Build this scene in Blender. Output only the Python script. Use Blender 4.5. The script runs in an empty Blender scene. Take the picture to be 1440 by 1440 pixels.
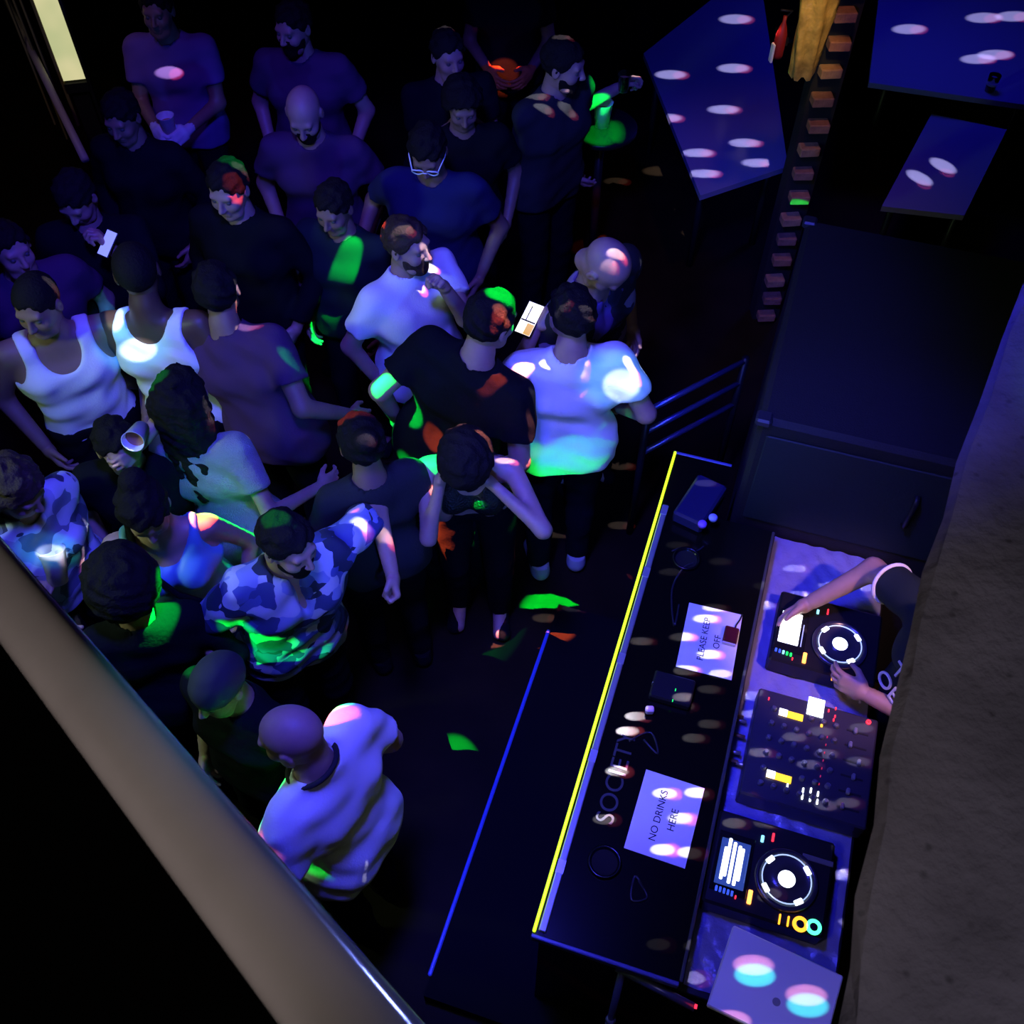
import bpy, math, random
import numpy as np
from mathutils import Vector, Matrix

PI = math.pi
rad = math.radians
random.seed(7)
sc = bpy.context.scene
COL = sc.collection

# ------------------------------------------------------------------ camera
F = 1440.0                    # focal length in pixels of the 1440 x 1440 frame
TH = rad(37.0)                # tilt up from straight down
CH = 4.4                      # eye height above the dance floor
cam_d = bpy.data.cameras.new('camera')
cam = bpy.data.objects.new('camera', cam_d)
COL.objects.link(cam)
cam_d.sensor_width = 36.0
cam_d.lens = 36.0
cam_d.clip_start = 0.02
cam.location = (0, 0, CH)
cam.rotation_euler = (TH, 0, 0)
cam_d.dof.use_dof = True
cam_d.dof.focus_distance = 3.9
cam_d.dof.aperture_fstop = 14.0
sc.camera = cam

sc.view_settings.view_transform = 'Standard'
sc.view_settings.look = 'None'
sc.view_settings.exposure = 0.0
sc.view_settings.gamma = 1.0
sc.view_settings.use_curve_mapping = False
sc.cycles.use_light_tree = True
sc.cycles.use_denoising = True
sc.cycles.max_bounces = 5
sc.cycles.diffuse_bounces = 2
sc.cycles.sample_clamp_indirect = 3.0

w = bpy.data.worlds.new('world'); sc.world = w; w.use_nodes = True
bg = w.node_tree.nodes['Background']
bg.inputs[0].default_value = (0.25, 0.2, 0.6, 1); bg.inputs[1].default_value = 0.004

CT, ST = math.cos(TH), math.sin(TH)
def ray(px, py):
    x = (px - 720.0) / F; y = (720.0 - py) / F
    return np.array([x, y * CT + ST, y * ST - CT])
def at(px, py, z):
    """the point of height z that the photograph shows at that pixel"""
    r = ray(px, py); d = (CH - z) / -r[2]
    return Vector((r[0] * d, r[1] * d, z))
def atY(px, py, Y):
    r = ray(px, py); d = Y / r[1]
    return Vector((r[0] * d, Y, CH + r[2] * d))

# ------------------------------------------------------------------ lamps
def lamp(name, kind, loc, energy, color, size=0.1, target=None, angle=None, blend=0.3, xy=None):
    L = bpy.data.lights.new(name, kind); o = bpy.data.objects.new(name, L); COL.objects.link(o)
    L.energy = energy; L.color = color
    o.location = loc
    if kind == 'AREA':
        L.shape = 'RECTANGLE'; L.size, L.size_y = xy or (size, size)
    else:
        L.shadow_soft_size = size
    if target is not None:
        o.rotation_euler = (Vector(target) - Vector(loc)).to_track_quat('-Z', 'Y').to_euler()
    if kind == 'SPOT':
        L.spot_size = angle; L.spot_blend = blend
    return o

# blue / ultraviolet wash over booth and dancers
lamp('blue_wash', 'SPOT', (-0.35, 1.30, 4.90), 720, (0.050, 0.045, 1.0), 0.22, (-0.35, 3.0, 0.8), rad(62), 0.30)
lamp('blue_wash_booth', 'SPOT', (-0.30, 1.60, 4.90), 330, (0.050, 0.045, 1.0), 0.2, (0.86, 1.62, 1.05), rad(44), 0.25)
lamp('blue_fill_low', 'SPOT', (0.15, 0.15, 2.80), 170, (0.045, 0.13, 1.0), 0.05, (0.0, 3.0, 1.8), rad(58), 0.5)  # added low fill, out of frame, to brighten the backs of the T-shirts
lamp('white_fill', 'SPOT', (-0.32, 1.35, 4.88), 14, (1.0, 0.95, 0.9), 0.2, (-0.1, 2.8, 0.8), rad(60), 0.6)  # extra weak neutral fill, added to lift red and green on the whites
lamp('blue_wash_far', 'SPOT', (-1.9, 3.6, 4.6), 60, (0.24, 0.06, 1.0), 0.25, (-1.6, 4.6, 0), rad(62), 0.6)
lamp('blue_wash_tables', 'SPOT', (2.7, 6.5, 2.4), 46, (0.03, 0.02, 1.0), 0.25, (2.5, 6.3, 0), rad(140), 0.6)
# pale green flood from the side of the room
lamp('green_flood', 'SPOT', (-2.9, 1.7, 2.9), 95, (0.62, 1.0, 0.50), 0.15, (0.0, 2.7, 1.2), rad(75), 0.6)
lamp('green_low', 'SPOT', (-0.9, 1.95, 0.35), 16, (0.05, 1.0, 0.16), 0.05, (0.25, 3.0, 1.0), rad(40), 0.6)
# dim warm lamp on the balcony
lamp('balcony_lamp', 'SPOT', (-1.3, -0.2, 4.6), 46, (1.0, 0.84, 0.80), 0.12, (-0.47, 0.50, 3.22), rad(46), 0.4)
lamp('balcony_lamp', 'SPOT', (0.55, -0.5, 4.7), 19, (0.88, 0.80, 1.0), 0.12, (0.85, 0.55, 3.2), rad(70), 0.8)
lamp('rail_glint', 'SPOT', (0.60, 2.85, 3.30), 110, (0.20, 0.26, 1.0), 0.06, (-0.22, 0.28, 3.44), rad(15), 0.7)  # spot added only to tint the far side of the rail blue
lamp('rail_streak', 'SPOT', (0.45, 2.80, 3.42), 30, (0.10, 0.85, 1.0), 0.012, (-0.36, 0.42, 3.30), rad(10), 0.6)  # spot added only to draw a cyan streak along the rail
lamp('speaker_glow', 'SPOT', (0.9, 0.9, 3.4), 9, (0.25, 0.8, 1.0), 0.1, (1.3, 2.6, 1.25), rad(50), 0.9)
lamp('booth_work_light', 'SPOT', (1.5, 1.2, 2.85), 105, (1.0, 0.52, 0.52), 0.03, (1.27, 1.88, 1.12), rad(30), 0.6)
lamp('violet_pin', 'SPOT', (1.2, 0.6, 3.0), 14, (0.45, 0.10, 1.0), 0.05, at(1215, 1120, 1.05), rad(9), 0.9)
lamp('brick_lamp', 'SPOT', (1.3, 4.0, 3.2), 24, (1.0, 0.42, 0.20), 0.06, (1.55, 4.8, 1.1), rad(50), 0.8)

BALL = Vector((0.55, 3.2, 4.5))                       # the mirror ball over the floor
def beam(px, py, z, wpx, hpx, color, e, src=BALL, blend=0.55, ang=0.0, dx=0):
    t = at(px + dx, py, z); d = (t - src); L = d.length; d.normalize()
    depth = (t - Vector((0, 0, CH))).length
    wdt = wpx * depth / F * 1.25; hgt = hpx * depth / F * 1.25
    xa = Vector((math.cos(ang), math.sin(ang), 0)); xa = (xa - d * xa.dot(d)).normalized()
    ya = (-d).cross(xa)
    ld = bpy.data.lights.new('beam', 'SPOT'); o = bpy.data.objects.new('beam', ld); COL.objects.link(o)
    half = math.atan(wdt / 2 / L)
    ld.spot_size = max(2 * half, rad(0.2)); ld.spot_blend = blend
    ld.shadow_soft_size = 0.0
    ld.color = color; ld.energy = e * L * L
    m = Matrix((xa, ya, -d)).transposed().to_4x4(); m.translation = src
    o.matrix_world = m @ Matrix.Diagonal((1, max(hgt / wdt, 0.05), 1, 1))
    return o

W = (0.95, 0.88, 1.0); RED = (1.0, 0.10, 0.16); GRN = (0.0, 1.0, 0.05); ORG = (1.0, 0.10, 0.02)
def dot(px, py, z, wpx=34, hpx=15, e=60, red=0.55):
    beam(px - 3, py, z, wpx, hpx, W, e)
    if red:
        beam(px + wpx * 0.33, py + 1, z, wpx * 0.55, hpx * 0.95, RED, e * red)
T = 0.75
for p in [(946, 105), (1034, 96), (1020, 154), (984, 215), (1050, 201), (1068, 229), (993, 244), (940, 166), (1037, 27)]:
    dot(*p, T, 36, 15, 95)
for p in [(1281, 41), (1386, 25), (1428, 23), (1378, 83), (1402, 77)]:
    dot(*p, T, 34, 15, 95)
for p in [(1293, 250), (1326, 233)]:
    beam(*p, 0.6, 34, 16, W, 95, ang=-0.9); beam(p[0] + 6, p[1] + 10, 0.6, 18, 12, RED, 30, ang=-0.9)
for p in [(995, 868), (1000, 918), (967, 940), (962, 893), (938, 1113), (935, 1192), (983, 1112), (960, 1148), (973, 1196), (1008, 852)]:
    dot(*p, 1.06, 30, 12, 60)
for p in [(1062, 955), (1120, 778), (1125, 815), (1078, 830), (1170, 803), (1228, 806), (993, 702), (1015, 955), (1000, 976), (963, 1000),
          (1000, 1025), (978, 1045), (1060, 980), (1115, 980), (1120, 1043), (1072, 1065), (1158, 1035), (1165, 1067), (1140, 1082), (1210, 1078),
          (1195, 1136), (1165, 1140), (1048, 1128), (1080, 1165), (1110, 1162), (1035, 1165), (980, 1340), (928, 1337), (1190, 1200), (1200, 1265),
          (1205, 1290), (870, 1092), (897, 1014), (955, 772), (905, 908), (945, 810), (1015, 795), (1215, 1030), (1085, 1270), (885, 1035), (852, 1160)]:
    dot(*p, 1.03, 28, 11, 40, 0.25)
# dots on the dancers
for p in [(812, 534, 1.45), (822, 562, 1.4), (855, 441, 1.5), (847, 616, 1.2), (755, 608, 1.15), (738, 653, 1.1), (708, 672, 1.3), (630, 727, 1.1),
          (868, 670, 0.85), (855, 382, 1.75), (590, 398, 1.45), (563, 345, 1.65), (322, 275, 1.6), (750, 161, 1.4), (786, 213, 1.1), (745, 235, 1.0),
          (775, 127, 1.4), (893, 122, 1.2), (30, 357, 1.4), (65, 418, 1.7), (325, 437, 1.55), (410, 455, 1.4), (330, 507, 1.35), (390, 405, 1.3),
          (502, 770, 1.3), (540, 772, 1.2), (485, 720, 1.4), (425, 724, 1.65), (476, 838, 1.1), (440, 720, 1.4), (550, 1145, 1.2), (210, 690, 1.4), (190, 625, 1.6), (270, 635, 1.4), (357, 628, 1.4), (75, 815, 1.2),
          (905, 545, 1.3), (908, 490, 1.3), (915, 380, 1.5), (460, 300, 1.4), (425, 140, 1.6), (620, 60, 1.6), (600, 390, 1.4), (235, 110, 1.3)]:
    dot(p[0], p[1], p[2], 26, 11, 100, 0.8)
# dots on the floor
for p in [(597, 873), (600, 965), (575, 1055), (538, 1005), (530, 1030), (660, 850), (690, 905), (415, 1320)]:
    beam(*p, 0.0, 34, 13, (1.0, 0.32, 0.22), 300)
for (x, y) in ((1060, 1352), (1134, 1394), (1028, 1430)):
    beam(x, y - 6, 1.16, 46, 18, (1.0, .35, .6), 40); beam(x + 2, y + 8, 1.16, 46, 20, (0.05, 0.9, 0.9), 55)
# strong cyan-white head lamps of the effect light
LEFT = Vector((-2.6, 3.0, 3.9)); FRONT = Vector((0.2, 0.4, 4.6))
for (x, y, z, ww, hh) in [(874, 541, 1.42, 60, 46), (190, 500, 1.25, 52, 34), (158, 450, 1.4, 24, 46), (72, 780, 1.25, 44, 26)]:
    beam(x, y, z, ww * .8, hh * .8, (0.9, 1.0, 1.0), 60, FRONT, 0.6)
    beam(x - ww * .15, y - hh * .15, z, ww * 1.7, hh * 1.7, (0.02, 0.75, 0.9), 16, FRONT, 0.8)
# green / red fans of the derby effect
LOWL = Vector((-1.7, 1.1, 2.3)); FLOORP = Vector((-0.02, 1.95, 0.25))
for (x, y, z, ww, hh, g, r, src) in [
        (314, 252, 1.66, 40, 34, .5, .5, BALL), (485, 378, 1.3, 30, 48, 3, 2.5, BALL), (698, 446, 1.74, 46, 34, 7, 3, BALL), (585, 581, 1.25, 38, 28, 8, 6, LEFT),
        (610, 612, 1.3, 28, 36, 2, 1.5, LEFT), (846, 176, 1.12, 50, 48, 1.2, .1, BALL), (868, 186, 1.05, 20, 40, .6, .8, BALL), (325, 648, 1.3, 62, 30, .5, 0, LEFT), (76, 720, 1.3, 30, 60, .5, .25, LEFT),
        (236, 722, 1.35, 46, 40, .5, 0, LEFT), (248, 806, 1.55, 44, 50, 5, 3, BALL), (442, 786, 1.6, 36, 26, .5, 0, LEFT), (425, 905, 1.0, 50, 80, .5, 0, LOWL), (682, 728, 1.1, 70, 40, 2.5, .6, LEFT),
        (778, 858, 0.0, 66, 60, 6, 5, LEFT), (642, 1072, 0.0, 50, 70, 3, 2.5, LEFT), (342, 972, 1.62, 50, 36, 2, 1.2, LOWL), (520, 1212, .85, 50, 20, 2, 1, LOWL),
        (404, 1125, 1.32, 46, 110, .45, .08, LOWL), (372, 1080, 1.36, 50, 80, .45, .05, LOWL), (440, 1190, 1.18, 90, 50, .25, .05, LOWL), (720, 4, 1.5, 44, 40, 0, 2, BALL), (765, 785, .05, 44, 30, .5, 0, LEFT),
        (816, 772, .05, 30, 30, .5, 0, LEFT), (790, 650, 1.0, 130, 50, .14, 0, FLOORP), (1100, 278, 1.0, 20, 12, 1.2, 0, LEFT), (55, 750, 1.3, 50, 70, .10, 0, LEFT), (395, 930, 1.0, 50, 30, .4, 0, LOWL)]:
    if g: beam(x, y, z, ww, hh, GRN, 330 * g, src, 0.5)
    if r: beam(x + ww * .18, y + hh * .75, z, ww * .8, hh * .6, ORG, 300 * r, src, 0.5)

# ------------------------------------------------------------------ materials
MATS = {}
def mat(name, col, rough=0.7, metal=0.0, emit=0.0, ecol=None, noise=0.0, scale=20.0, bump=0.0, bscale=60.0, spec=0.5, sheen=0.0, trans=0.0):
    if name in MATS: return MATS[name]
    m = bpy.data.materials.new(name); m.use_nodes = True
    nt = m.node_tree; b = nt.nodes['Principled BSDF']
    b.inputs['Base Color'].default_value = (*col, 1); b.inputs['Roughness'].default_value = rough
    b.inputs['Metallic'].default_value = metal; b.inputs['Specular IOR Level'].default_value = spec
    if sheen: b.inputs['Sheen Weight'].default_value = sheen
    if trans: b.inputs['Transmission Weight'].default_value = trans
    if emit:
        b.inputs['Emission Color'].default_value = (*(ecol or col), 1); b.inputs['Emission Strength'].default_value = emit
    tc = nt.nodes.new('ShaderNodeTexCoord')
    if noise:
        n = nt.nodes.new('ShaderNodeTexNoise'); n.inputs['Scale'].default_value = scale; n.inputs['Detail'].default_value = 5
        nt.links.new(tc.outputs['Object'], n.inputs['Vector'])
        r = nt.nodes.new('ShaderNodeValToRGB')
        r.color_ramp.elements[0].position = 0.3; r.color_ramp.elements[1].position = 0.7
        r.color_ramp.elements[0].color = (*[c * (1 - noise) for c in col], 1)
        r.color_ramp.elements[1].color = (*[min(1, c * (1 + noise)) for c in col], 1)
        nt.links.new(n.outputs['Fac'], r.inputs['Fac']); nt.links.new(r.outputs['Color'], b.inputs['Base Color'])
    if bump:
        n2 = nt.nodes.new('ShaderNodeTexNoise'); n2.inputs['Scale'].default_value = bscale; n2.inputs['Detail'].default_value = 4
        nt.links.new(tc.outputs['Object'], n2.inputs['Vector'])
        bp = nt.nodes.new('ShaderNodeBump'); bp.inputs['Strength'].default_value = bump; bp.inputs['Distance'].default_value = 0.01
        nt.links.new(n2.outputs['Fac'], bp.inputs['Height']); nt.links.new(bp.outputs['Normal'], b.inputs['Normal'])
    MATS[name] = m
    return m
def patterned(name, cols, scale, rough=0.8):
    """cloth with an irregular multi-colour print"""
    if name in MATS: return MATS[name]
    m = mat(name, cols[0], rough); nt = m.node_tree; b = nt.nodes['Principled BSDF']
    tc = nt.nodes.new('ShaderNodeTexCoord'); v = nt.nodes.new('ShaderNodeTexVoronoi'); v.inputs['Scale'].default_value = scale
    n = nt.nodes.new('ShaderNodeTexNoise'); n.inputs['Scale'].default_value = scale * .5
    mx = nt.nodes.new('ShaderNodeMixRGB'); mx.inputs[0].default_value = 0.12
    nt.links.new(tc.outputs['Object'], n.inputs['Vector']); nt.links.new(tc.outputs['Object'], mx.inputs[1]); nt.links.new(n.outputs['Color'], mx.inputs[2])
    nt.links.new(mx.outputs[0], v.inputs['Vector'])
    r = nt.nodes.new('ShaderNodeValToRGB'); r.color_ramp.interpolation = 'CONSTANT'
    while len(r.color_ramp.elements) < len(cols): r.color_ramp.elements.new(0.5)
    for i, c in enumerate(cols):
        r.color_ramp.elements[i].position = i / len(cols); r.color_ramp.elements[i].color = (*c, 1)
    sp = nt.nodes.new('ShaderNodeSeparateColor'); nt.links.new(v.outputs['Color'], sp.inputs[0]); nt.links.new(sp.outputs[0], r.inputs['Fac'])
    nt.links.new(r.outputs['Color'], b.inputs['Base Color'])
    return m
SK = [mat('skin_pale', (0.40, 0.24, 0.19), 0.5, noise=0.06, scale=30), mat('skin_tan', (0.27, 0.15, 0.11), 0.5, noise=0.06, scale=30), mat('skin_brown', (0.10, 0.05, 0.035), 0.45, noise=0.06, scale=30)]
HAIR_K = mat('hair_black', (0.012, 0.010, 0.010), 0.75, bump=0.6, bscale=90, spec=0.06)
HAIR_B = mat('hair_brown', (0.045, 0.026, 0.016), 0.7, bump=0.6, bscale=90, spec=0.25)
HAIR_F = mat('hair_fair', (0.42, 0.34, 0.24), 0.5, bump=0.7, bscale=90)
BLK = mat('black_cotton', (0.007, 0.007, 0.010), 0.9, bump=0.3, spec=0.05)
DNM = mat('dark_denim', (0.020, 0.024, 0.045), 0.9, bump=0.3, bscale=150, spec=0.2)
WHT = mat('white_cotton', (0.82, 0.83, 0.84), 0.85, bump=0.15, bscale=120, spec=0.2)
EYE = mat('eye_dark', (0.10, 0.09, 0.09), 0.35, spec=0.3)

# ------------------------------------------------------------------ object helpers
def link(name, me, m=None, parent=None, smooth=False):
    o = bpy.data.objects.new(name, me); COL.objects.link(o)
    if m is not None and not me.materials:
        for q in (m if isinstance(m, (list, tuple)) else [m]): me.materials.append(q)
    if parent is not None: o.parent = parent
    if smooth: me.polygons.foreach_set('use_smooth', [True] * len(me.polygons))
    return o
def tag(o, label, cat, group=None):
    o['label'] = label; o['category'] = cat
    if group: o['group'] = group
    return o
def struct(o):
    o['kind'] = 'structure'; return o
def empty(name, loc, rz=0.0, label=None, cat=None, group=None):
    o = bpy.data.objects.new(name, None); COL.objects.link(o); o.empty_display_size = 0.1
    o.location = loc; o.rotation_euler = (0, 0, rz)
    if label: tag(o, label, cat, group)
    return o
class MB:
    def __init__(s): s.v = []; s.f = []
    def add(s, v, f):
        n = len(s.v); s.v += [tuple(q) for q in v]; s.f += [tuple(i + n for i in q) for q in f]; return s
    def box(s, c, d, rz=0.0, bev=0.0, M=None):
        hx, hy, hz = d[0] / 2, d[1] / 2, d[2] / 2
        b = min(bev, hx * .9, hy * .9, hz * .9)
        if b <= 0:
            v = [(x * hx, y * hy, z * hz) for z in (-1, 1) for x, y in ((-1, -1), (1, -1), (1, 1), (-1, 1))]
            f = [(3, 2, 1, 0), (4, 5, 6, 7), (0, 1, 5, 4), (1, 2, 6, 5), (2, 3, 7, 6), (3, 0, 4, 7)]
        else:
            def ring(x, y, c_, z): return [(-x + c_, -y, z), (x - c_, -y, z), (x, -y + c_, z), (x, y - c_, z), (x - c_, y, z), (-x + c_, y, z), (-x, y - c_, z), (-x, -y + c_, z)]
            v = ring(hx - b, hy - b, b * .4, -hz) + ring(hx, hy, b, -hz + b) + ring(hx, hy, b, hz - b) + ring(hx - b, hy - b, b * .4, hz)
            f = [tuple(range(7, -1, -1)), tuple(range(24, 32))]
            for k in range(3):
                for i in range(8):
                    j = (i + 1) % 8; f.append((k * 8 + i, k * 8 + j, k * 8 + 8 + j, k * 8 + 8 + i))
        cs, sn = math.cos(rz), math.sin(rz)
        v = [(x * cs - y * sn + c[0], x * sn + y * cs + c[1], z + c[2]) for x, y, z in v]
        if M is not None: v = [tuple(M @ Vector(q)) for q in v]
        return s.add(v, f)
    def tube(s, pts, r, n=10, cap=True):
        pts = [Vector(p) for p in pts]; rs = r if isinstance(r, (list, tuple)) else [r] * len(pts)
        v = []; f = []; up = Vector((0, 0, 1)); xa = None
        for i, p in enumerate(pts):
            t = (pts[min(i + 1, len(pts) - 1)] - pts[max(i - 1, 0)]).normalized()
            if xa is None:
                xa = t.cross(up) if abs(t.z) < .95 else t.cross(Vector((1, 0, 0)))
            xa = (xa - t * xa.dot(t)).normalized(); ya = t.cross(xa)
            for k in range(n):
                a = 2 * PI * k / n; v.append(p + xa * math.cos(a) * rs[i] + ya * math.sin(a) * rs[i])
        for i in range(len(pts) - 1):
            for k in range(n):
                j = (k + 1) % n; f.append((i * n + k, i * n + j, i * n + n + j, i * n + n + k))
        if cap: f += [tuple(range(n - 1, -1, -1)), tuple(range((len(pts) - 1) * n, len(pts) * n))]
        return s.add(v, f)
    def lathe(s, prof, c=(0, 0, 0), n=32):
        v = []; f = []
        for r, z in prof:
            for k in range(n):
                a = 2 * PI * k / n; v.append((c[0] + r * math.cos(a), c[1] + r * math.sin(a), c[2] + z))
        for i in range(len(prof) - 1):
            for k in range(n):
                j = (k + 1) % n; f.append((i * n + k, i * n + j, i * n + n + j, i * n + n + k))
        f += [tuple(range(n - 1, -1, -1)), tuple(range((len(prof) - 1) * n, len(prof) * n))]
        return s.add(v, f)
    def prism(s, poly, z0, z1):
        n = len(poly); v = [(p[0], p[1], z0) for p in poly] + [(p[0], p[1], z1) for p in poly]
        area = sum(poly[i][0] * poly[(i + 1) % n][1] - poly[(i + 1) % n][0] * poly[i][1] for i in range(n))
        f = [tuple(range(n - 1, -1, -1)), tuple(range(n, 2 * n))] + [(i, (i + 1) % n, n + (i + 1) % n, n + i) for i in range(n)]
        if area < 0: f = [q[::-1] for q in f]
        return s.add(v, f)
    def mesh(s, name='mesh'):
        me = bpy.data.meshes.new(name); me.from_pydata(s.v, [], s.f); me.update(); return me
    def obj(s, name, m, parent=None, smooth=False): return link(name, s.mesh(name), m, parent, smooth)
def text(name, body, size, loc, rz, m, parent, ext=0.0006, bold=0.0):
    c = bpy.data.curves.new(name, 'FONT'); c.body = body; c.size = size; c.align_x = 'CENTER'; c.align_y = 'CENTER'; c.extrude = ext; c.offset = bold
    t = bpy.data.objects.new(name, c); COL.objects.link(t); bpy.context.view_layer.update()
    me = bpy.data.meshes.new_from_object(t.evaluated_get(bpy.context.evaluated_depsgraph_get())); bpy.data.objects.remove(t); bpy.data.curves.remove(c)
    me.materials.clear(); o = link(name, me, m, parent); o.location = loc; o.rotation_euler = (0, 0, rz)
    return o

# ------------------------------------------------------------------ the room
FLOORM = mat('dark_wood_floor', (0.012, 0.0075, 0.003), 0.65, spec=0.1, noise=0.5, scale=3.0, bump=0.1, bscale=14)
DARK = mat('black_paint', (0.012, 0.011, 0.013), 0.8, noise=0.3, scale=4)
struct(MB().box((0, 4.2, -0.05), (9.6, 12.0, 0.1)).obj('floor', FLOORM))
struct(MB().box((0, 10.1, 2.8), (9.6, 0.2, 5.8)).obj('wall_back', DARK))
struct(MB().box((-4.7, 4.2, 2.8), (0.2, 12.0, 5.8)).obj('wall_left', DARK))
struct(MB().box((4.7, 4.2, 2.8), (0.2, 12.0, 5.8)).obj('wall_right', DARK))
struct(MB().box((0, -1.9, 2.8), (9.6, 0.2, 5.8)).obj('wall_front', DARK))
struct(MB().box((0, 4.2, 5.75), (9.6, 12.2, 0.1)).obj('ceiling', DARK))

# ------------------------------------------------------------------ balcony: slab, rail, concrete ledge
RAILM = mat('rail_lacquer', (0.28, 0.26, 0.25), 0.14, spec=0.8, noise=0.06, scale=8)
SLABM = mat('balcony_carpet', (0.0012, 0.0012, 0.0012), 0.95, spec=0.0)
e0 = at(0, 885, 2.72); e1 = at(400, 1440, 2.72); dv = (e1 - e0).normalized(); nv = Vector((dv.y, -dv.x, 0))
if nv.x > 0: nv = -nv
q0 = e0 - dv * 1.2; q1 = e1 + dv * 0.9
struct(MB().prism([q0[:2], q1[:2], (q1 + nv * 1.3)[:2], (q0 + nv * 1.3)[:2]], 2.45, 2.72).obj('floor_balcony', SLABM))
def on_ray(px, py, d):
    r = ray(px, py); return Vector((r[0] * d, r[1] * d, CH + r[2] * d))
ra = on_ray(-40, 774, 1.46); rb = on_ray(492, 1440, 0.80); rd = (rb - ra).normalized()
hr = empty('handrail', (ra + rb) / 2, 0, 'thick rounded grey-brown balcony handrail crossing the bottom corner', 'handrail')
def loc(o, p): return Vector(p) - Vector(o.location)
sideways = rd.cross(Vector((0, 0, 1))).normalized()
upv = sideways.cross(rd).normalized()
prof = []
for k in range(28):
    a = 2 * PI * k / 28; ca, sa = math.cos(a), math.sin(a)
    prof.append((0.041 * math.copysign(abs(ca) ** 0.75, ca), 0.033 * math.copysign(abs(sa) ** 0.75, sa)))
mb = MB(); vs = []; fs = []
NS = 14
for i in range(NS + 1):
    p = ra - rd * 0.5 + rd * ((rb - ra).length + 0.9) * i / NS
    for a, b in prof: vs.append(loc(hr, p + sideways * a + upv * b))
for i in range(NS):
    for k in range(28):
        j = (k + 1) % 28; fs.append((i * 28 + k, i * 28 + j, i * 28 + 28 + j, i * 28 + 28 + k))
mb.add(vs, fs); mb.obj('rail', RAILM, hr, True)
for t in (-0.1, 0.62):
    p = ra + rd * t
    MB().tube([loc(hr, p), loc(hr, Vector((p.x, p.y, 2.70)))], 0.014).obj('post', mat('rail_post', (0.05, 0.05, 0.05), 0.4, 0.8), hr, True)
edge = [(1475, 330), (1440, 400), (1408, 478), (1374, 570), (1348, 650), (1322, 730), (1300, 805), (1278, 890), (1258, 975), (1240, 1065), (1224, 1160), (1207, 1260), (1192, 1360), (1180, 1440), (1165, 1560)]
CONC = mat('rough_concrete', (0.19, 0.175, 0.195), 0.9, noise=0.28, scale=7, bump=0.8, bscale=45)
nt = CONC.node_tree
vo = nt.nodes.new('ShaderNodeTexVoronoi'); vo.inputs['Scale'].default_value = 26
tcn = nt.nodes.new('ShaderNodeTexCoord'); nt.links.new(tcn.outputs['Object'], vo.inputs['Vector'])
mr = nt.nodes.new('ShaderNodeMapRange'); mr.inputs[1].default_value = 0.05; mr.inputs[2].default_value = 0.16; mr.inputs[3].default_value = 0.55; mr.inputs[4].default_value = 1.0
nt.links.new(vo.outputs['Distance'], mr.inputs[0])
bs = nt.nodes['Principled BSDF']; old = bs.inputs['Base Color'].links[0].from_socket
mm = nt.nodes.new('ShaderNodeMixRGB'); mm.blend_type = 'MULTIPLY'; mm.inputs[0].default_value = 1.0
nt.links.new(old, mm.inputs[1]); nt.links.new(mr.outputs[0], mm.inputs[2]); nt.links.new(mm.outputs[0], bs.inputs['Base Color'])
ZC = 3.25
low = [at(x, y, ZC - 0.012) for x, y in edge]
poly = [p[:2] for p in low] + [(low[-1].x + 1.1, low[-1].y), (low[0].x + 1.0, low[0].y)]
n = len(edge)
mb = MB(); vs = []
for k, (z, inset) in enumerate(((ZC - 0.34, 0.32), (ZC - 0.10, 0.10), (ZC - 0.012, 0.0), (ZC, 0.012))):
    for i, p in enumerate(poly):
        jit = 0.004 * math.sin(i * 3.7 + k) if i < n else 0
        vs.append((p[0] + (inset + jit if i < n else 0), p[1], z))
m_ = len(poly); fs = []
for k in range(3):
    for i in range(m_):
        j = (i + 1) % m_; fs.append((k * m_ + j, k * m_ + i, k * m_ + m_ + i, k * m_ + m_ + j))
fs += [tuple(range(m_)), tuple(range(4 * m_ - 1, 3 * m_ - 1, -1))]
fs = [f[::-1] for f in fs]
struct(mb.add(vs, fs).obj('trim_concrete_ledge', CONC))

# ------------------------------------------------------------------ DJ booth frame: u along the booth, v across it towards the DJ
AX = rad(17.8)
UU = Vector((math.sin(AX), math.cos(AX), 0)); VV = Vector((math.cos(AX), -math.sin(AX), 0))
ZB = 1.05
F0 = at(748, 1311, ZB)
RZ = -AX                                   # local x = v, local y = u
def uv(px, py, z):
    p = at(px, py, z) - Vector((F0.x, F0.y, z)); return p.dot(VV), p.dot(UU)     # (v, u)
def uvw(v, u, z): return Vector((F0.x, F0.y, 0)) + VV * v + UU * u + Vector((0, 0, z))
GLOSS = mat('black_gloss', (0.004, 0.004, 0.003), 0.16, spec=0.35)
BLKP = mat('black_plastic', (0.010, 0.010, 0.012), 0.4, spec=0.3)
booth = empty('dj_booth', (F0.x, F0.y, 0), RZ, 'long black gloss DJ booth with glowing yellow-green front edge', 'booth')
LB = 2.06
VR = uv(1022, 1060, ZB)[0]                 # where the raised front counter ends
NV, NU = 0.25, 1.775                     # notch where the speaker stands
LP = [(0, 0), (VR, 0), (VR, NU), (NV, NU), (NV, LB), (0, LB)]
MB().prism(LP, ZB - 0.04, ZB).obj('counter_top', GLOSS, booth)
MB().prism([(.02, .02), (VR - .02, .02), (VR - .02, NU - .02), (NV - .02, NU - .02), (NV - .02, LB - .02), (.02, LB - .02)], 0.09, ZB - 0.04).obj('front_cabinet', BLKP, booth)
MB().box((VR + 0.24, 1.835 / 2, 0.93), (0.48, 1.835, 0.03), bev=0.003).obj('equipment_shelf', BLKP, booth)
MB().box((VR + 0.40, NU / 2, 0.50), (0.04, NU - .06, 0.83)).obj('back_panel', BLKP, booth)
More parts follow.
